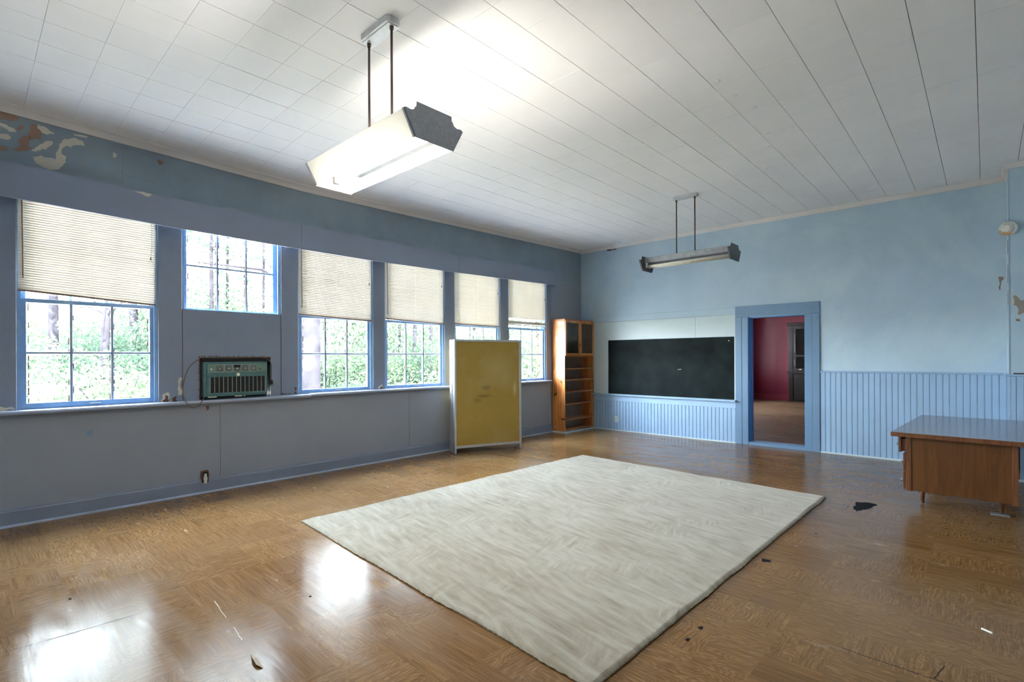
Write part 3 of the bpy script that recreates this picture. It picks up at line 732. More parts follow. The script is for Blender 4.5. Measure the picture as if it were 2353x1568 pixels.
# ------------------------------------------------------------------ doorway
d1 = empty('door_1'); d1['kind'] = 'structure'
obj('head_casing', B(2.994, 4.172, -0.024, 0, 2.012, 2.181, b=.002), M_door, d1)
for a, b_ in ((2.994, 3.092), (4.077, 4.172)): obj('side_casing', B(a, b_, -0.024, 0, 0.0, 2.010, b=.002), M_door, d1)
for a, b_ in ((3.094, 3.187), (3.983, 4.075)): obj('side_casing', B(a, b_, -0.020, 0, 0.0, 2.010, b=.002), M_door, d1)
obj('jamb', MB().box(DX0, DX0 + .012, 0, 0.20, 0.0, DZ).box(DX1 - .012, DX1, 0, 0.20, 0, DZ).box(DX0, DX1, 0, .20, DZ - .012, DZ), M_doorj, d1)
obj('door_stop', MB().box(DX0 + .012, DX0 + .026, 0.06, 0.10, 0.04, DZ - .012), M_doorj, d1)
obj('threshold', MB().box(DX0 - .0, DX1, -0.016, 0.0, 0.0, 0.045).box(DX0, DX1, 0.0, .21, 0, 0.047, b=.003), M_door, d1)

# ------------------------------------------------------------------ red room beyond
struct('floor_next_room', B(-0.0, XR, 0.17, 9.6, -0.12, 0.0), M_floor2)
rl = MB().box(-0.25, 0, 0.17, 9.6, -0.12, 1.0).box(-0.25, 0, 0.17, 9.6, 2.84, 3.75)
re = [0.17] + [e for r in RW_ADDED for e in r] + [9.6]
for i in range(0, len(re), 2): rl.box(-0.25, 0, re[i], re[i + 1], 1.0, 2.84)
struct('wall_next_left', rl, M_red)
struct('wall_next_far', B(-.25, XR + .2, 9.3, 9.5, -.12, 3.75), M_red)
struct('wall_next_right', B(XR, XR + .2, .17, 9.5, -.12, 3.75), M_red)
struct('ceiling_next_room', B(-.25, XR + .2, .17, 9.5, 3.5, 3.6), M_tile)
struct('baseboard_next_room', MB().box(0, 1.45, 9.275, 9.3, 0, 0.16).box(0, 1.45, 9.262, 9.3, 0.16, .18), M_redtrim)
for i, (y0, y1) in enumerate(RW_ADDED):
    w_ = empty('window_%d' % (i + 7)); w_['kind'] = 'structure'  # unseen window, added to light the red room
    sash(w_, 'upper_sash', y0, y1, 1.9, 2.84, -0.10, -0.066); sash(w_, 'lower_sash', y0, y1, 1.0, 1.93, -0.062, -0.026)
cab = thing('hutch_cabinet', 'dark glazed hutch cabinet against the red wall seen through the doorway', 'cabinet', (1.46, 8.93, 0.0))
obj('body', MB().box(0, 1.5, 0.02, .37, 0, 2.37).box(-.04, 1.54, -.02, .37, 2.33, 2.42, b=.01).box(-.03, 1.53, -.03, .37, .86, .93, b=.01).box(0, .12, -.01, .02, 0, 2.33), M_deskcab, cab)
for k in range(2):
    d_ = obj('door', MB().box(.13 + .66 * k, .21 + .66 * k, -.005, .02, .95, 2.30).box(.70 + .66 * k, .78 + .66 * k, -.005, .02, .95, 2.30)
             .box(.21 + .66 * k, .70 + .66 * k, -.005, .02, .95, 1.02).box(.21 + .66 * k, .70 + .66 * k, -.005, .02, 2.22, 2.30).box(.21 + .66 * k, .70 + .66 * k, -.005, .02, 1.38, 1.43), M_deskcab, cab)
    obj('pane', B(.21 + .66 * k, .70 + .66 * k, .008, .011, 1.02, 2.22), M_cglass, d_)
    obj('lower_door', B(.14 + .66 * k, .77 + .66 * k, -.008, .02, .06, .84, b=.008), M_deskcab, cab)
obj('handle', B(.30, .36, -.02, 0, .98, 1.00), M_knob, cab)
obj('shelf_pins', MB().box(.17, .176, -.008, -.005, 1.1, 1.3).box(.17, .176, -.008, -.005, 1.5, 2.1), M_acgrey, cab)

# ------------------------------------------------------------------ hanging lights
PL = [(-.213, .138), (-.196, .146), (-.165, .142), (-.143, .150), (-.134, .168), (-.127, .172), (-.124, .200), (.124, .200), (.127, .172), (.134, .168), (.143, .150), (.165, .142), (.196, .146), (.213, .138), (.137, 0), (-.137, 0)]
def fixture(label, x0, x1, y, zb, zc, rods, lit, tilt=0.0, yaw=0.0):
    xc = (x0 + x1) / 2; f_ = thing('hanging_light', label, 'light', (xc, y, zc)); Lh = (x1 - x0) / 2; z0 = zb - zc
    f_.rotation_euler = (0, 0, 0)
    r0, r1 = rods[0] - xc, rods[1] - xc; rm = (r0 + r1) / 2
    can = MB(); a, b_ = (r1 - r0) / 2 + 0.035, 0.050
    can.prism([(rm - a, -b_ + .02), (rm - a + .02, -b_), (rm + a - .02, -b_), (rm + a, -b_ + .02), (rm + a, b_ - .02), (rm + a - .02, b_), (rm - a + .02, b_), (rm - a, b_ - .02)], 'z', -0.034, 0.004)
    can.prism([(rm - a + .014, -b_ + .016), (rm + a - .014, -b_ + .016), (rm + a - .014, b_ - .016), (rm - a + .014, b_ - .016)], 'z', -0.040, -0.034)
    obj('canopy', can, M_canopy, f_)
    for r in (r0, r1):
        rd = obj('rod', MB().cyl((r, 0, -.04), (r, 0, z0 + .185), .0078, n=10), M_rod, f_, True)
        obj('collar', MB().cyl((r, 0, -.060), (r, 0, -.040), .013, n=10), M_rod, rd)
        obj('collar', MB().cyl((r, 0, z0 + .178), (r, 0, z0 + .195), .014, n=10), M_rod, rd)
    body = empty('channel'); bpy.data.objects.remove(body)
    ch = MB().prism(([(-.036, .112), (.036, .112), (.040, .122), (.040, .178), (.036, .185), (-.036, .185), (-.040, .178), (-.040, .122)] if lit else [(-.055, .112), (.055, .112), (.062, .125), (.062, .178), (.055, .185), (-.055, .185), (-.062, .178), (-.062, .125)]), 'x', -Lh + .006, Lh - .006)
    ch = [(x, yy, zz + z0) for x, yy, zz in ch.v], ch.f
    cm = MB(); cm.add(*ch); c_ = obj('channel', cm, M_enamel if lit else M_steel, f_)
    cm2 = MB().box(-Lh + .02, Lh - .02, -.030, .030, z0 + .098, z0 + .112); obj('ballast_cover', cm2, M_enamel if lit else M_plate, f_)
    for sgn in (-1, 1):
        mb = MB(); mb.prism(PL, 'x', 0, .004); mb.v = [(xx + sgn * Lh - (.004 if sgn > 0 else 0), yy, zz + z0) for xx, yy, zz in mb.v]
        # folded lips along the slanted sides
        for s2 in (-1, 1):
            q = [(s2 * .213, .138), (s2 * .137, 0), (s2 * .134, .002), (s2 * .209, .138)]
            lp = MB().prism(q, 'x', 0, .018); mb.add([(sgn * Lh - (0 if sgn < 0 else .018) + (0 if sgn < 0 else 0) + xx, yy, zz + z0) for xx, yy, zz in lp.v], lp.f)
        obj('end_plate', mb, M_plate1 if lit else M_plate, f_)
    tubes = ((.012, True),) if lit else ((-.047, False), (.047, False))
    for yy, on in tubes:
        t_ = obj('tube', MB().cyl((-Lh + .05, yy, z0 + .062), (Lh - .05, yy, z0 + .062), .019, n=16, caps=True), M_tube if on else M_beige, f_, True)
    for yy in ((-.085, .012) if lit else (-.047, .047)):
        for sgn in (-1, 1):
            xx = sgn * (Lh - .035); obj('lamp_holder', B(xx - .012, xx + .012, yy - .020, yy + .020, z0 + .045, z0 + .112, b=.004), M_enamel if (lit and yy > 0) or not lit else M_rust, f_)
    if lit:
        for s2 in (-1, 1):
            q = [(s2 * .207, .140), (s2 * .135, .004), (s2 * .1335, .004), (s2 * .2055, .140)]
            mb = MB().prism(q, 'x', -Lh + .004, Lh - .004); mb.v = [(a_, b2, c2 + z0) for a_, b2, c2 in mb.v]
            obj('side_reflector', mb, M_shade, f_)
    return f_
m, t, b = newmat('white_reflector'); M_shade = m
b.inputs['Base Color'].default_value = (0.82, 0.82, 0.79, 1); b.inputs['Roughness'].default_value = 0.35
L(t, ramp(t, noise(t, mapping(t, (1, 1, 1)), 3, 3), [(0.3, (.78, .78, .74)), (.7, (.86, .86, .83))]), b.inputs['Base Color'])
tl = N(t, 'ShaderNodeBsdfTranslucent'); tl.inputs[0].default_value = (.92, .92, .89, 1); ms = N(t, 'ShaderNodeMixShader'); ms.inputs[0].default_value = 0.45
L(t, b.outputs[0], ms.inputs[1]); L(t, tl.outputs[0], ms.inputs[2]); L(t, ms.outputs[0], t.nodes['Material Output'].inputs[0])
fixture('nearer hanging fluorescent light, lit tube between white slanted reflectors', 2.47, 3.63, -6.585, 2.598, 3.500, (2.945, 3.205), True)
fixture('farther hanging fluorescent light, unlit bare tubes in front of the far wall', 2.472, 3.667, -1.950, 2.568, 3.503, (2.915, 3.165), False)

# ------------------------------------------------------------------ smoke detector
sdn = thing('smoke_detector', 'round rust-stained smoke detector high on the right wall corner', 'smoke detector', (6.112, CY - .004, 2.79))
sdn.rotation_euler = (0.12, 0, -0.38)
obj('base', MB().lathe([(.080, 0.012), (.080, -.004), (.072, -.014), (.02, -.016)], (0, 0, 0), 'y', 24), M_white, sdn, True)
cv = obj('cover', MB().lathe([(.062, -.010), (.062, -.030), (.054, -.042), (.030, -.047), (.004, -.048)], (-0.006, 0, .002), 'y', 24), M_white, sdn, True)
vt_ = MB()
for k in range(14):
    a = 2 * math.pi * k / 14; vt_.box(-.006 + math.cos(a) * .045 - .004, -.006 + math.cos(a) * .045 + .004, -.0470, -.0440, math.sin(a) * .045 - .002, math.sin(a) * .045 + .002)
obj('vents', vt_, M_rod, cv)
patch([(-.062, -.02), (-.03, -.048), (.02, -.056), (.04, -.040), (.02, -.036), (-.01, -.040), (-.03, -.032), (-.05, -.012)], M_rust, cv, 'rust_stain', -.0445, 'y', jit=.004)
patch([(-.078, -.01), (-.06, -.05), (-.02, -.074), (.04, -.066), (.02, -.058), (-.03, -.055), (-.064, -.01)], M_rust, sdn, 'rust_stain', -.0150, 'y', jit=.003)

# ------------------------------------------------------------------ air conditioner
ac = thing('air_conditioner', 'old teal window air conditioner set in the plywood sheet above the sill', 'air conditioner', (0.0, -6.425, 0.978))
AW, AH = 0.635, 0.362
obj('housing', MB().box(-0.22, 0.060, -AW / 2, AW / 2, 0.012, AH + .010, b=.006), M_acgreen, ac)
obj('front_panel', MB().box(0.060, 0.072, -AW / 2 + .030, AW / 2 - .012, .030, AH - .004, b=.003), M_acgreen, ac)
cpn = obj('control_strip', B(0.072, 0.076, -AW / 2 + .034, AW / 2 - .016, .262, AH - .012, b=.001), M_acpanel, ac)
lx = 0.0765; ya = -AW / 2 + .034
segs = [(-.215, -.128, 'v'), (-.124, -.044, 'v'), (-.040, .036, 'h0'), (.040, .118, 'h'), (.122, .200, 'v2')]
for a, b_, k in segs:
    z0, z1 = .270, AH - .020
    lv = obj('louvre', MB().box(lx, lx + .003, a, b_, z0 - .002, z0 + .001).box(lx, lx + .003, a, b_, z1 - .001, z1 + .002).box(lx, lx + .003, a, a + .003, z0, z1).box(lx, lx + .003, b_ - .003, b_, z0, z1), M_acgrey, cpn)
    obj('louvre_well', B(lx - .0003, lx + .0004, a, b_, z0, z1), M_dark, cpn)
    fm = MB()
    if k[0] == 'v':
        y = a + .006
        while y < b_ - .004: fm.box(lx, lx + .002, y, y + .0022, z0, z1); y += .0062
    else:
        z = z0 + .004; top = z1 - (.028 if k == 'h0' else 0)
        while z < top - .002: fm.box(lx, lx + .002, a, b_, z, z + .002); z += .006
    obj('louvre_fins', fm, M_acgrey, lv)
    obj('louvre_knob', MB().lathe([(.007, 0), (.007, .008), (.004, .011)], (lx + .002, (a + b_) / 2, (z0 + z1) / 2 - .004), 'x', 12), M_knob, lv)
obj('dial', MB().lathe([(.012, 0), (.012, .008), (.008, .012)], (lx, -.252, .296), 'x', 16), M_white, cpn)
obj('dial', MB().lathe([(.011, 0), (.011, .004), (.008, .005)], (lx, .236, .296), 'x', 16), M_plate, cpn)
obj('indicator_lamp', MB().lathe([(.003, 0), (.003, .003)], (lx, -.252, .326), 'x', 8).lathe([(.003, 0), (.003, .003)], (lx, .236, .322), 'x', 8), M_white, cpn)
obj('badge', MB().lathe([(.018, 0), (.018, .004), (.013, .006), (.004, .006)], (.072, .010, .238), 'x', 20), M_knob, ac)
gy0, gy1, gz0, gz1 = -AW / 2 + .058, AW / 2 - .030, .052, .216
gr = obj('intake_grille', B(.0722, .0732, gy0, gy1, gz0, gz1), M_dark, ac)
gm = MB()
for k in range(14):
    y = gy0 + (gy1 - gy0) * k / 13; gm.box(.0732, .0775, y - .0022, y + .0022, gz0, gz1)
obj('grille_bars', gm, M_acgrey, gr)
gm = MB(); z = gz0 + .006
while z < gz1: gm.box(.0730, .0745, gy0, gy1, z, z + .0015); z += .0085
obj('grille_fins', gm, plain('dark_fin', (.05, .05, .045), .4, .5), gr)
obj('drip_lip', MB().box(.058, .070, -AW / 2 + .04, -AW / 2 + .12, .006, .014).box(.058, .070, -.02, .05, .004, .012).box(.058, .070, .07, .08, .004, .012), M_knob, ac)
# dark boxes filling the gap round the unit, its shade put into colour
obj('gap_shade', MB().box(-.05, .004, HY0 + 6.425 + .004, -AW / 2 - .004, -.01, .42).box(-.05, .004, -AW / 2, HY1 + 6.425 - .004, AH + .012, .418).box(-.05, .02, -AW / 2, AW / 2 + .01, -.010, .012), M_dark, ac)
cordp = [(.052, -.30, .030), (.070, -.325, -.010), (.100, -.37, -.060), (.112, -.43, -.075), (.106, -.478, -.035), (.07, -.50, .06), (.045, -.485, .18), (.03, -.45, .29), (.022, -.40, .36), (.018, -.34, .405), (.016, -.30, .418), (.016, 0, .416), (.016, .22, .418), (.018, .30, .412), (.022, .355, .385), (.022, .378, .32), (.022, .376, .22), (.022, .372, .16)]
def smooth(pts, k=6):
    P = [Vector(p) for p in pts]; out_ = []
    for i in range(len(P) - 1):
        p0, p1, p2, p3 = P[max(i - 1, 0)], P[i], P[i + 1], P[min(i + 2, len(P) - 1)]
        for j in range(k):
            s_ = j / k; out_.append(0.5 * ((2 * p1) + (-p0 + p2) * s_ + (2 * p0 - 5 * p1 + 4 * p2 - p3) * s_ ** 2 + (-p0 + 3 * p1 - 3 * p2 + p3) * s_ ** 3))
    return out_ + [P[-1]]
obj('power_cord', MB().tube(smooth(cordp), .0042, 8), M_cord, ac, True)
obj('plug', MB().lathe([(.006, .045), (.013, .030), (.016, .010), (.014, -.008), (.006, -.012)], (.024, .378, .125), 'z', 12), M_plug, ac, True)

# ------------------------------------------------------------------ electrical outlets
ol = thing('open_outlet', 'uncovered white outlet in a dark ragged hole above the left baseboard', 'outlet', (0.021, -6.718, 0.115))
obj('hole_lining', MB().prism([(-.034, -.004), (.026, -.010), (.034, .004), (.032, .040), (.038, .064), (.030, .114), (.008, .118), (-.034, .112), (-.036, .07), (-.030, .03)], 'x', -.019, .0025), M_rot, ol)
obj('hole', MB().prism([(-.027, .003), (.022, -.003), (.026, .03), (.028, .07), (.022, .103), (-.026, .100), (-.022, .06)], 'x', .0025, .0032), M_dark, ol)
rc = obj('receptacle', MB().prism([(-.012, -.008), (-.006, -.014), (.006, -.014), (.012, -.008), (.016, .022), (.018, .040), (.014, .056), (.010, .072), (.012, .084), (-.012, .084), (-.010, .072), (-.014, .056), (-.018, .040), (-.016, .022)], 'x', .0032, .014), M_white, ol)
obj('slots', MB().box(.014, .0146, -.009, -.005, .044, .054).box(.014, .0146, .005, .009, .044, .054).box(.014, .0146, -.003, .003, .030, .036).box(.014, .0146, -.009, -.005, .006, .016), M_plug, rc)
ow = thing('wall_outlet', 'white double outlet on the beadboard under the chalkboard', 'outlet', (0.80, -0.0135, 0.213))
obj('cover_plate', B(-.034, .034, -.004, 0, -.057, .057, b=.0015), M_white, ow)
for s2 in (-1, 1):
    s_ = obj('socket', MB().lathe([(.016, -.004), (.016, -.007), (.014, -.008)], (0, 0, s2 * .024), 'y', 14), M_beige, ow)
    obj('slots', MB().box(-.008, -.005, -.0086, -.008, s2 * .024 - .003, s2 * .024 + .008).box(.005, .008, -.0086, -.008, s2 * .024 - .003, s2 * .024 + .008), M_plug, s_)

# ------------------------------------------------------------------ bookcase
bk = thing('bookcase', 'tall orange pine bookcase in the far left corner with two glass doors on top', 'bookcase', (0.024, -0.955, 0.0))
BD, BW, BH = 0.281, 0.925, 2.072; th = 0.020
obj('side_panel', B(0, BD, 0, th, 0.03, BH, b=.001), M_pine, bk)
obj('side_panel', B(0, BD, BW - th, BW, 0.03, BH, b=.001), M_pine, bk)
obj('top_board', B(0, BD + .004, -.004, BW, BH, BH + .018, b=.001), M_pine, bk)
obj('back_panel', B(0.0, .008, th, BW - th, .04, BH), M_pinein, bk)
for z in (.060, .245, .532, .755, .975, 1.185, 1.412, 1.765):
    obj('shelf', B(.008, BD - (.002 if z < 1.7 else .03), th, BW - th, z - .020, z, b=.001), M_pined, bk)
obj('base_strip', MB().box(0, BD + .012, -.012, 0, 0, .026).box(BD, BD + .012, -.012, BW, 0, .026).box(0, BD, 0, BW, 0, .026), M_board, bk)
for k in range(2):
    a = .006 + k * (BW / 2 - .004); b_ = a + BW / 2 - .008; z0, z1 = 1.416, BH - .004; r = .046
    d_ = obj('door', MB().box(BD, BD + .018, a, a + r, z0, z1, b=.002).box(BD, BD + .018, b_ - r, b_, z0, z1, b=.002).box(BD, BD + .018, a + r, b_ - r, z0, z0 + r, b=.002).box(BD, BD + .018, a + r, b_ - r, z1 - r, z1, b=.002), M_pine, bk)
    obj('pane', B(BD + .007, BD + .010, a + r, b_ - r, z0 + r, z1 - r), M_cglass, d_)
obj('knob', MB().lathe([(.006, 0), (.006, .010), (.012, .018), (.010, .026), (.003, .028)], (BD + .018, BW / 2 - .026, 1.62), 'x', 12), M_walnut, bk)
# fluted grey sheet added behind the doors to shape the waves seen in their glass
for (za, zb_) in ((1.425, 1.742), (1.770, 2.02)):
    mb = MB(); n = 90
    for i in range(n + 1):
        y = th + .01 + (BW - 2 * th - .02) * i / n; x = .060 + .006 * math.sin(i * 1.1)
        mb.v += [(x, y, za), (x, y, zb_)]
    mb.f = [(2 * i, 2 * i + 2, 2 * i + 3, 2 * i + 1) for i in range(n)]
    obj('glass_wave_sheet', mb, M_pinein, bk)
for (x, z, rx, rz, a) in ((.150, 1.93, .010, .014, .3), (.175, 1.915, .008, .010, 0), (.11, 1.79, .016, .028, .5), (.14, 1.545, .014, .012, 0), (.17, 1.55, .008, .014, .2), (.16, 1.26, .006, .018, .3), (.20, .935, .034, .016, -.5), (.065, .700, .05, .022, .6), (.24, .255, .06, .018, 0)):
    pts = [(x + rx * math.cos(q) * math.cos(a) - rz * math.sin(q) * math.sin(a), z + rx * math.cos(q) * math.sin(a) + rz * math.sin(q) * math.cos(a)) for q in [2 * math.pi * k / 12 for k in range(12)]]
    obj('knot', MB().prism(pts, 'y', -.0006, .0005), M_walnut, bk)
obj('board_seam', B(.138, .141, -.0008, .0005, .04, 1.25), M_walnut, bk)
obj('hook', MB().lathe([(.010, 0), (.012, -.004), (.010, -.008)], (.06, -.002, .10), 'y', 12), M_white, bk)
pins = MB()
for z in (1.19, .978, .76, .25): pins.lathe([(.004, 0), (.004, .006)], (BD - .001, BW - .010, z - .01), 'x', 8)
obj('pin', pins, M_white, bk)

# ------------------------------------------------------------------ folding divider
ang = math.atan2(-2.583 + 3.617, 0.737 - 0.338)
dv = thing('folding_divider', 'mustard fabric folding divider in aluminium frames folded flat near the windows', 'room divider', (0.338, -3.617, 0.0), ang)
DW, DH = 1.108, 1.650
for k in range(4):
    o_ = 0.066 * k; a = 0.0 + (0.012 * (k % 2)); e = a + DW - 0.035 + (0.03 if k % 2 else 0)
    fr = MB(); f0, f1 = o_, o_ + 0.046
    fr.box(a, a + .030, f0, f1, 0.004, DH, b=.003).box(e - .030, e, f0, f1, 0.004, DH, b=.003)
    fr.box(a + .030, e - .030, f0 + .004, f1 - .004, .075, .112, b=.003).box(a + .030, e - .030, f0 + .004, f1 - .004, DH - .030, DH, b=.003)
    fo = obj('panel_frame', fr, M_alu, dv)
    obj('fabric_panel', B(a + .030, e - .030, f0 + .010, f1 - .010, .112, DH - .030), M_fab, fo)
    for px_ in (a + .015, e - .015): obj('foot', MB().cyl((px_, (f0 + f1) / 2, 0), (px_, (f0 + f1) / 2, .006), .012, n=10), M_plug, fo)
    if k < 3:
        hx = a if k % 2 == 0 else e
        for z in (.2, .82, 1.45): obj('hinge', MB().cyl((hx + (.0 if k % 2 == 0 else 0), f1 + .010, z - .04), (hx, f1 + .010, z + .04), .009, n=8), M_alu, fo)
    if k == 0:
        pm = MB()
        for (u, z) in ((.36, 1.53), (.51, 1.535), (.62, 1.54), (.49, 1.23), (.86, 1.04), (.48, .93), (.65, .93), (.07, 1.58), (1.0, 1.6)):
            pm.cyl((u, f0 + .0085, z), (u, f0 + .0102, z), .0045, n=8)
        obj('pin_hole', pm, M_plug, fo)

# ------------------------------------------------------------------ rug
RC = [(1.675, -6.476), (4.730, -6.655), (4.778, -2.694), (1.768, -2.500)]
NXr, NYr = 190, 240
u = np.linspace(0, 1, NXr); v_ = np.linspace(0, 1, NYr); U, V = np.meshgrid(u, v_)
P0 = [np.array(c) for c in RC]
XY = (P0[0][None, None] * ((1 - U) * (1 - V))[..., None] + P0[1][None, None] * (U * (1 - V))[..., None] + P0[2][None, None] * (U * V)[..., None] + P0[3][None, None] * ((1 - U) * V)[..., None])
def smooth_noise(shape, cells, seed):
    r = np.random.default_rng(seed); g_ = r.uniform(-1, 1, (cells[0] + 2, cells[1] + 2))
    a = np.linspace(0, cells[0], shape[0]); c = np.linspace(0, cells[1], shape[1]); ai, ci = a.astype(int), c.astype(int); af, cf = a - ai, c - ci
    af = af * af * (3 - 2 * af); cf = cf * cf * (3 - 2 * cf)
    return ((g_[ai][:, ci] * (1 - af)[:, None] + g_[ai + 1][:, ci] * af[:, None]) * (1 - cf)[None] + (g_[ai][:, ci + 1] * (1 - af)[:, None] + g_[ai + 1][:, ci + 1] * af[:, None]) * cf[None])
Z = 0.016 + 0.0022 * smooth_noise(U.shape, (9, 7), 1) + 0.0014 * smooth_noise(U.shape, (34, 14), 2) + 0.0012 * smooth_noise(U.shape, (70, 60), 3) + 0.0007 * rng.uniform(-1, 1, U.shape)
edge = np.minimum(np.minimum(U * 3.0, (1 - U) * 3.0), np.minimum(V * 3.95, (1 - V) * 3.95))
Z = Z * np.clip(0.25 + edge / 0.02, 0.25, 1) + 0.004 * np.clip(1 - edge / 0.10, 0, 1) * 1.0
wob = 0.010 * smooth_noise(U.shape, (14, 12), 5) + 0.004 * rng.uniform(-1, 1, U.shape)
eb = (edge < 0.02)[..., None]
XY = XY + np.where(eb, wob[..., None] * np.array([1, 1]), 0)
# clipped corner near the windows
verts = np.concatenate([XY, Z[..., None]], -1).reshape(-1, 3)
idx = np.arange(NXr * NYr).reshape(NYr, NXr)
faces = np.stack([idx[:-1, :-1], idx[:-1, 1:], idx[1:, 1:], idx[1:, :-1]], -1).reshape(-1, 4)
me = bpy.data.meshes.new('rug'); me.from_pydata(verts.tolist(), [], faces.tolist()); me.materials.append(M_rug); me.shade_smooth()
rug = thing('area_rug', 'large cream plush area rug with brush marks lying on the floor', 'rug', (0, 0, 0))
link('pile', me, rug)
bd = MB(); bot = [(c[0], c[1]) for c in RC]
ring = []
for i in range(4):
    a, c = Vector(bot[i]), Vector(bot[(i + 1) % 4])
    for k in range(60):
        p = a + (c - a) * (k / 60); ring.append((p.x + random.uniform(-.003, .003), p.y + random.uniform(-.003, .003)))
bd.prism(ring, 'z', 0.001, 0.0075)
obj('backing', bd, M_rugback, rug)
# tufts along the cut edges
tf = MB()
for i in (0, 1, 2, 3):
    a, c = Vector(bot[i]), Vector(bot[(i + 1) % 4]); d = (c - a).normalized(); nrm = Vector((d.y, -d.x)); Ln = (c - a).length
    n = int(Ln / 0.004)
    for k in range(n):
        s_ = Ln * (k + random.random()) / n; p = a + d * s_ - nrm * .004; h = random.uniform(.010, .019); o_ = random.uniform(.001, .009)
        q = p + nrm * o_ + d * random.uniform(-.005, .005)
        tf.add([(p.x - d.x * .002, p.y - d.y * .002, .013), (p.x + d.x * .002, p.y + d.y * .002, .014), (q.x, q.y, max(.004, h - .008))], [(0, 1, 2)])
tfo = obj('edge_tufts', tf, M_rug, rug); tfo['kind'] = 'stuff'

# ------------------------------------------------------------------ desk
dk = thing('desk', 'low walnut office desk with grey laminate top at the right edge', 'desk', (5.285, -2.655, 0.0), math.radians(-2.5))
LX, LY = 0.885, 1.88
obj('desktop', MB().box(0, LX, 0, LY, .652, .690, b=.002), M_walnutd, dk)
obj('laminate_surface', B(.004, LX - .004, .004, LY - .004, .690, .6925), M_desktop, dk)
PX0, PX1, PY = .100, .828, .075
obj('end_panel', B(PX0 + .040, PX1 - .035, PY + .006, PY + .026, .166, .652), M_walnut, dk)
obj('corner_stile', B(PX0, PX0 + .040, PY, PY + .04, .158, .652, b=.002), M_walnutd, dk)
obj('corner_stile', B(PX1 - .035, PX1, PY, PY + .04, .158, .652, b=.002), M_walnutd, dk)
obj('pedestal', MB().box(PX0 + .004, PX1 - .004, PY + .026, .52, .160, .652), M_walnut, dk)
obj('pedestal', MB().box(PX0 + .004, PX1 - .004, 1.34, LY - .075, .160, .652), M_walnut, dk)
obj('modesty_panel', B(PX1 - .03, PX1 - .012, .52, 1.34, .25, .652), M_walnut, dk)
for (z0, z1, out_) in ((.500, .642, .036), (.335, .492, .004), (.170, .327, .004)):
    d_ = obj('drawer', MB().box(PX0 - out_ - .018, PX0 - out_, PY + .02, .51, z0, z1, b=.002).box(PX0 - out_, PX0 + .02, PY + .034, .495, z0 + .01, z1 - .02), M_walnutd, dk)
    obj('pull', MB().tube(smooth([(PX0 - out_ - .018, .24, (z0 + z1) / 2), (PX0 - out_ - .036, .245, (z0 + z1) / 2 - .003), (PX0 - out_ - .036, .335, (z0 + z1) / 2 - .003), (PX0 - out_ - .018, .34, (z0 + z1) / 2)], 3), .004, 6)
        .lathe([(.005, 0), (.011, -.012), (.009, -.020)], (PX0 - out_ - .018, PY + .035, (z0 + z1) / 2), 'x', 10), M_steel, d_)
for (x, y) in ((.180, .405), (.722, .405), (.180, 1.50), (.722, 1.50)):
    lg = obj('leg', MB().cyl((x, y, .012), (x, y, .160), .013, .025, n=14), M_walnutd, dk, True)
    obj('ferrule', MB().cyl((x, y, 0), (x, y, .020), .0125, .0145, n=14), M_rod, lg)
obj('pen_mark', B(.045, .085, .028, .042, .6925, .6929), plain('blue_ink', (.02, .06, .14), .4), dk)
tag(obj('floor_plate', MB().box(5.950, 6.075, -2.345, -2.255, 0, .008, b=.002), M_alu), 'small metal glide plate on the floor under the desk leg', 'plate')

# ------------------------------------------------------------------ tears, seams and scraps on the floor
def scrap(poly, label, name='floor_tear', cat='tear', mat=M_tear, h=.0008, group=None, jit=.003):
    pts = []
    for i in range(len(poly)):
        a, b_ = poly[i], poly[(i + 1) % len(poly)]
        for k in range(3):
            t_ = k / 3; j = jit if k else 0
            pts.append((a[0] + (b_[0] - a[0]) * t_ + random.uniform(-j, j), a[1] + (b_[1] - a[1]) * t_ + random.uniform(-j, j)))
    return tag(obj(name, MB().prism(pts, 'z', .0001, h), mat), label, cat, group)
scrap([(5.018,-2.657),(5.048,-2.656),(5.117,-2.603),(5.181,-2.631),(5.158,-2.736),(5.156,-2.835),(5.102,-2.915),(5.087,-3.023),(5.048,-2.948),(5.034,-2.896),(5.039,-2.793)], 'largest black tear in the vinyl floor, between rug and desk', jit=.012)
scrap([(4.793,-4.703),(4.854,-4.693),(4.861,-4.731),(4.819,-4.760)], 'narrow black tear in the floor touching the right rug edge')
scrap([(4.843,-5.866),(4.85,-5.849),(4.862,-5.848),(4.868,-5.869),(4.862,-5.882),(4.846,-5.875)], 'small black square nick, farther of the pair near the bottom rug edge', group='small floor nicks', jit=.001)
scrap([(4.844,-6.021),(4.846,-6.0),(4.858,-5.994),(4.864,-6.017),(4.859,-6.029),(4.848,-6.029)], 'small black square nick, nearer of the pair near the bottom rug edge', group='small floor nicks', jit=.001)
fo_ = bpy.data.objects['floor']
def fline(pts, w_, mat, name, parent=None, h=.0006):
    q = []
    for i in range(len(pts) - 1):
        for k in range(8):
            t_ = k / 8; q.append((pts[i][0] + (pts[i + 1][0] - pts[i][0]) * t_ + random.uniform(-.002, .002), pts[i][1] + (pts[i + 1][1] - pts[i][1]) * t_ + random.uniform(-.002, .002)))
    q.append(pts[-1]); mb = MB()
    for i, p in enumerate(q):
        a = Vector(q[max(i - 1, 0)]); c = Vector(q[min(i + 1, len(q) - 1)]); d = (c - a).normalized(); nn = Vector((-d.y, d.x)) * w_ * random.uniform(.3, .6)
        mb.v += [(p[0] + nn.x, p[1] + nn.y, h), (p[0] - nn.x, p[1] - nn.y, h)]
    mb.f = [(2 * i + 1, 2 * i + 3, 2 * i + 2, 2 * i) for i in range(len(q) - 1)]
    return obj(name, mb, mat, parent)
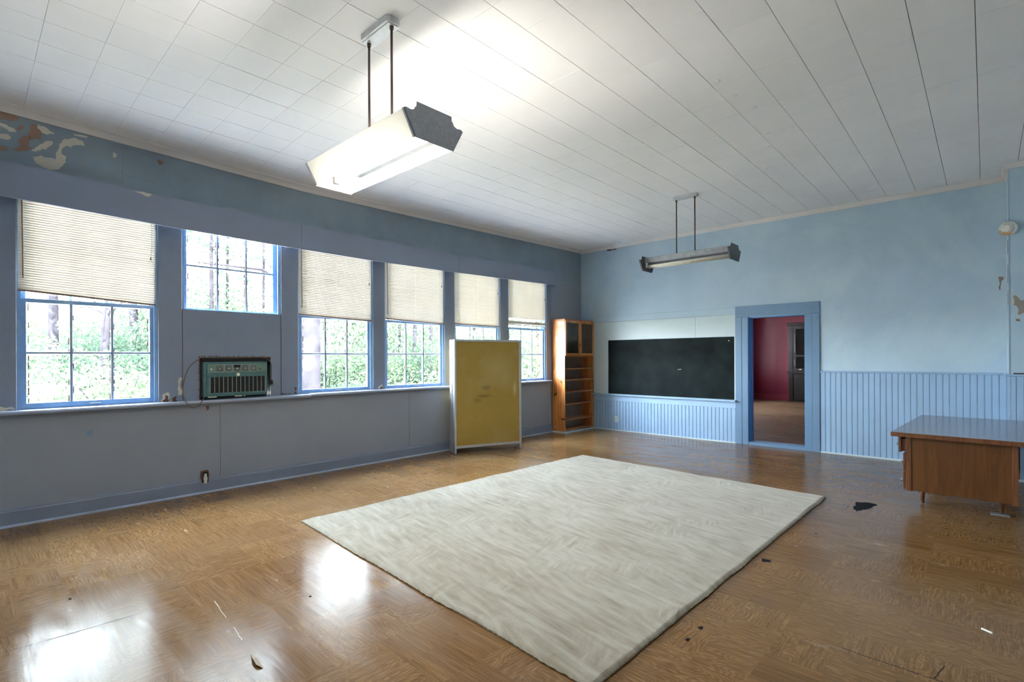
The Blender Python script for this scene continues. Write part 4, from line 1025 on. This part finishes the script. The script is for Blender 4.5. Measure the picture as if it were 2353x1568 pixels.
fline([(5.42, -5.59), (5.544, -5.598), (5.666, -5.60), (5.786, -5.603), (6.3, -5.62)], .005, M_tear, 'split_seam', fo_)
fline([(5.758, -5.598), (5.771, -5.535), (5.786, -5.446)], .004, M_tear, 'split_seam', fo_)
fline([(2.52, -8.4), (2.545, -8.0), (2.554, -7.708)], .003, M_tear, 'sheet_seam', fo_)
fline([(0.25, -4.95), (1.3, -4.93)], .003, M_tear, 'sheet_seam', fo_)
fline([(2.699, -7.445), (2.952, -7.466)], .0025, M_white, 'scratch', fo_); fline([(3.086, -7.472), (3.243, -7.49)], .0025, M_white, 'scratch', fo_)
crl = obj('vinyl_curl', MB().add([(3.402, -7.506, .001), (3.459, -7.500, .004), (3.561, -7.512, .002), (3.532, -7.530, .014), (3.47, -7.525, .018)], [(0, 1, 4), (1, 2, 3, 4)]), plain('vinyl_underside', (.35, .27, .19), .6), None)
tag(crl, 'small curled flap of vinyl lifting from the floor at the bottom left', 'flap')
tag(obj('chalk_stub', MB().cyl((5.905, -4.93, .006), (5.945, -4.955, .006), .005, n=8), M_white), 'thin white chalk stub lying on the floor at the lower right', 'chalk')
for (x, y, r, wh) in ((2.05, -8.0, .008, 'left of the glossy window reflection at the bottom left'), (3.05, -7.05, .008, 'just left of the near corner of the rug'), (0.45, -7.45, .006, 'near the baseboard at the far left'),
                      (1.2, -4.4, .006, 'between the rug and the folding divider'), (0.30, -3.95, .007, 'close to the foot of the folding divider'), (4.95, -3.9, .006, 'just right of the rug beyond the narrow tear')):
    pts = [(x + r * random.uniform(.6, 1.6) * math.cos(q), y + r * random.uniform(.6, 1.2) * math.sin(q)) for q in [2 * math.pi * k / 7 for k in range(7)]]
    tag(obj('debris_fleck', MB().prism(pts, 'z', .0001, .003), M_tear), 'dark crumb ' + wh, 'debris', 'dark crumbs on the floor')
# moss clump on the outside ledge of window 1
tag(obj('moss_clump', MB().lathe([(.13, 0), (.12, .02), (.07, .045), (.01, .055)], (-.17, -7.93, WZ0 + .012), n=16), M_moss, None, True), 'dark green moss clump outside on the ledge of the leftmost window', 'moss')

# ------------------------------------------------------------------ outdoors
GZ = -0.7
gd = MB(); n = 30
for j in range(n + 1):
    for i in range(n + 1):
        x = -0.25 - 90 * (i / n) ** 1.5; y = -60 + 170 * j / n
        gd.v.append((x, y, GZ + 0.035 * max(0, -x - 12) + 0.15 * math.sin(x * .35 + y * .2) * min(1, i / 4)))
for j in range(n):
    for i in range(n):
        a = j * (n + 1) + i; gd.f.append((a, a + n + 1, a + n + 2, a + 1))
struct('ground', gd, M_ground)
def gz(x): return GZ + 0.035 * max(0, -x - 12)
def leaves(n, c, r, size, seed, hollow=0.0):
    g_ = np.random.default_rng(seed); d = g_.normal(size=(n, 3)); d /= np.linalg.norm(d, axis=1)[:, None]
    rr = (hollow + (1 - hollow) * g_.uniform(0, 1, n) ** (1 / 3))[:, None]
    # clumpy
    k = max(4, n // 60); cd_ = g_.normal(size=(k, 3)); cd_ /= np.linalg.norm(cd_, axis=1)[:, None]; cd_ *= g_.uniform(.35, 1, k)[:, None]
    p = cd_[g_.integers(0, k, n)] + d * rr * 0.36
    p = np.array(c) + p * np.array(r)
    a = g_.normal(size=(n, 3)); a /= np.linalg.norm(a, axis=1)[:, None]; b_ = np.cross(a, g_.normal(size=(n, 3))); b_ /= np.linalg.norm(b_, axis=1)[:, None]
    s_ = (size * g_.uniform(.6, 1.3, n))[:, None]
    v = np.stack([p - a * s_, p + b_ * s_ * .45, p + a * s_, p - b_ * s_ * .45], 1).reshape(-1, 3)
    f_ = np.arange(4 * n).reshape(-1, 4); return v, f_
def leafmesh(name, parts, mat):
    vs_, fs_, o_ = [], [], 0
    for v, f_ in parts: vs_.append(v); fs_.append(f_ + o_); o_ += len(v)
    v = np.concatenate(vs_); f_ = np.concatenate(fs_)
    me = bpy.data.meshes.new(name); me.from_pydata(v.tolist(), [], f_.tolist()); me.materials.append(mat); return me
def outpos(deg, d):
    a = math.radians(deg); return CAM.x - math.cos(a) * d, CAM.y + math.sin(a) * d
TREES = [(5.2, 26, .15, 11, 0.0, 'A', 'tall pine trunk seen through the left panes of the leftmost window'),
         (8.0, 22, .12, 9, .45, 'B', 'leaning grey tree seen through the middle panes of the leftmost window'),
         (10.6, 34, .20, 12, 0, 'C', 'pale tree seen at the right edge of the leftmost window'),
         (16.7, 32, .11, 13, 0, 'C', 'slim tree seen in the upper left pane above the air conditioner'),
         (17.9, 36, .10, 13, .1, 'B', 'slim tree seen in the upper middle pane above the air conditioner'),
         (21.2, 34, .09, 12, 0, 'B', 'slim tree seen in the upper right pane above the air conditioner'),
         (25.6, 12.5, .205, 12, 0, 'B', 'thick pale trunk close outside the third window'),
         (29.5, 30, .10, 9, .3, 'A', 'bushy tree seen at the right of the third window'),
         (34.6, 27, .07, 10, .1, 'C', 'thin sapling seen in the left panes of the fourth window'),
         (36.2, 26, .10, 11, .2, 'A', 'crooked sapling seen in the middle panes of the fourth window'),
         (38.2, 25, .08, 10, 0, 'C', 'thin sapling seen in the right panes of the fourth window'),
         (43.0, 27, .12, 10, 0, 'A', 'tree beyond the fifth window behind the divider'),
         (50.0, 30, .12, 10, 0, 'B', 'tree beyond the last window next to the bookcase')]
LM = {'A': M_leafA, 'B': M_leafB, 'C': M_leafC}
for k, (deg, d, r, h, lean, kd, lab) in enumerate(TREES):
    h *= 1.45 if d > 20 else 1.1  # crowns raised out of view to cut low sky from the floor glare
    x, y = outpos(deg, d); z0 = gz(x) - .1
    t_ = thing('tree', lab, 'tree', (x, y, z0), group='trees outside the windows')
    nrm = Vector((math.sin(math.radians(deg)), math.cos(math.radians(deg)), 0))
    pts = [(nrm.x * lean * s_ * 2.2 + .05 * math.sin(s_ * 5 + k), nrm.y * lean * s_ * 2.2, h * .95 * s_) for s_ in [i / 7 for i in range(8)]]
    obj('trunk', MB().tube(pts, [r * 1.15 - r * .75 * i / 7 for i in range(8)], 10), M_trunk2 if d < 15 else M_trunk, t_, True)
    br = MB(); rr = random.Random(k)
    for q in range(9):
        s_ = rr.uniform(.35, .95); p = Vector(pts[min(7, int(s_ * 7))]); a = rr.uniform(0, 6.28); l_ = rr.uniform(1.2, 3.0)
        e = p + Vector((math.cos(a) * l_, math.sin(a) * l_, rr.uniform(-.1, .9))); mdl = (p + e) / 2 + Vector((0, 0, .25))
        br.tube([p, mdl, e], [r * .28, r * .17, r * .05], 5)
    obj('branches', br, M_trunk, t_)
    cm = leafmesh('crown', [leaves(2200, (pts[7][0], pts[7][1], h * .80), (4.2, 4.2, 3.8), .15, 100 + k), leaves(1000, (pts[4][0], pts[4][1], h * .5), (3.4, 3.4, 2.6), .11, 300 + k)], LM[kd])
    o_ = link('crown', cm, t_)
# understorey shrubs, one thing each
sh = []
r_ = random.Random(5); k = 0
for row, (d0, dd, nsh, hh) in enumerate(((15.5, 1.5, 9, 1.5), (21.5, 2.0, 13, 2.3), (29.0, 2.5, 14, 3.3), (38.0, 3, 14, 4.6))):
    for i in range(nsh):
        deg = -1 + 59 * (i + .5 + r_.uniform(-.25, .25)) / nsh; d = d0 + r_.uniform(-dd, dd); sh.append((deg, d, hh * r_.uniform(.75, 1.25), 'ABC'[r_.randrange(3)], row))
sh += [(30.6, 20.0, 2.9, 'A', 1), (39.2, 20.5, 2.8, 'B', 1), (24.2, 23.0, 3.2, 'C', 1), (50.8, 20.0, 2.8, 'A', 1), (44.5, 21, 2.8, 'B', 1), (30.2, 31, 4.6, 'B', 2), (39.6, 31, 4.6, 'A', 2), (14.6, 36, 6.6, 'B', 3), (17.4, 38, 6.2, 'A', 3), (20.4, 35, 6.8, 'C', 3), (23.6, 11.0, 1.25, 'C', 0)]
nm = {'A': 'bright green', 'B': 'deep green', 'C': 'pale green'}
rw = ['nearest row', 'second row', 'third row', 'farthest row']
VIEW = [(12, 'leftmost window'), (22, 'window above the air conditioner'), (32, 'third window'), (40, 'fourth window'), (45.8, 'fifth window'), (70, 'last window by the bookcase')]
cnt = {}; seen = {}
def wname(deg): return next(n_ for a_, n_ in VIEW if deg < a_)
for q in sh: cnt[(q[4], wname(q[0]), q[3])] = cnt.get((q[4], wname(q[0]), q[3]), 0) + 1
for k, (deg, d, h, kd, row) in enumerate(sorted(sh, key=lambda q: (q[4], q[0]))):
    x, y = outpos(deg, d); wd = d * .09 + .6; key = (row, wname(deg), kd); seen[key] = seen.get(key, 0) + 1
    side = '' if cnt[key] == 1 else (' at left', ' at right')[seen[key] - 1] if cnt[key] == 2 else (' at left', ' in the middle', ' at right', ' far right', ' farthest right')[seen[key] - 1]
    s_ = thing('shrub', '%s shrub%s, %s outside the %s' % (nm[kd], side, rw[row], wname(deg)), 'shrub', (x, y, gz(x)), group='shrubs in the undergrowth outside')
    st = MB(); rr = random.Random(k)
    for q in range(6):
        a = rr.uniform(0, 6.28); l_ = rr.uniform(.3, .8) * wd
        st.tube([(0, 0, 0), (math.cos(a) * l_ * .4, math.sin(a) * l_ * .4, h * .5), (math.cos(a) * l_, math.sin(a) * l_, h * .95)], [.03, .02, .008], 5)
    obj('stems', st, M_trunk, s_)
    link('foliage', leafmesh('foliage', [leaves(int(2200 + 70 * d), (0, 0, h * .50), (wd, wd, h * .62), .04 + d * .0019, 700 + k)], LM[kd]), s_)
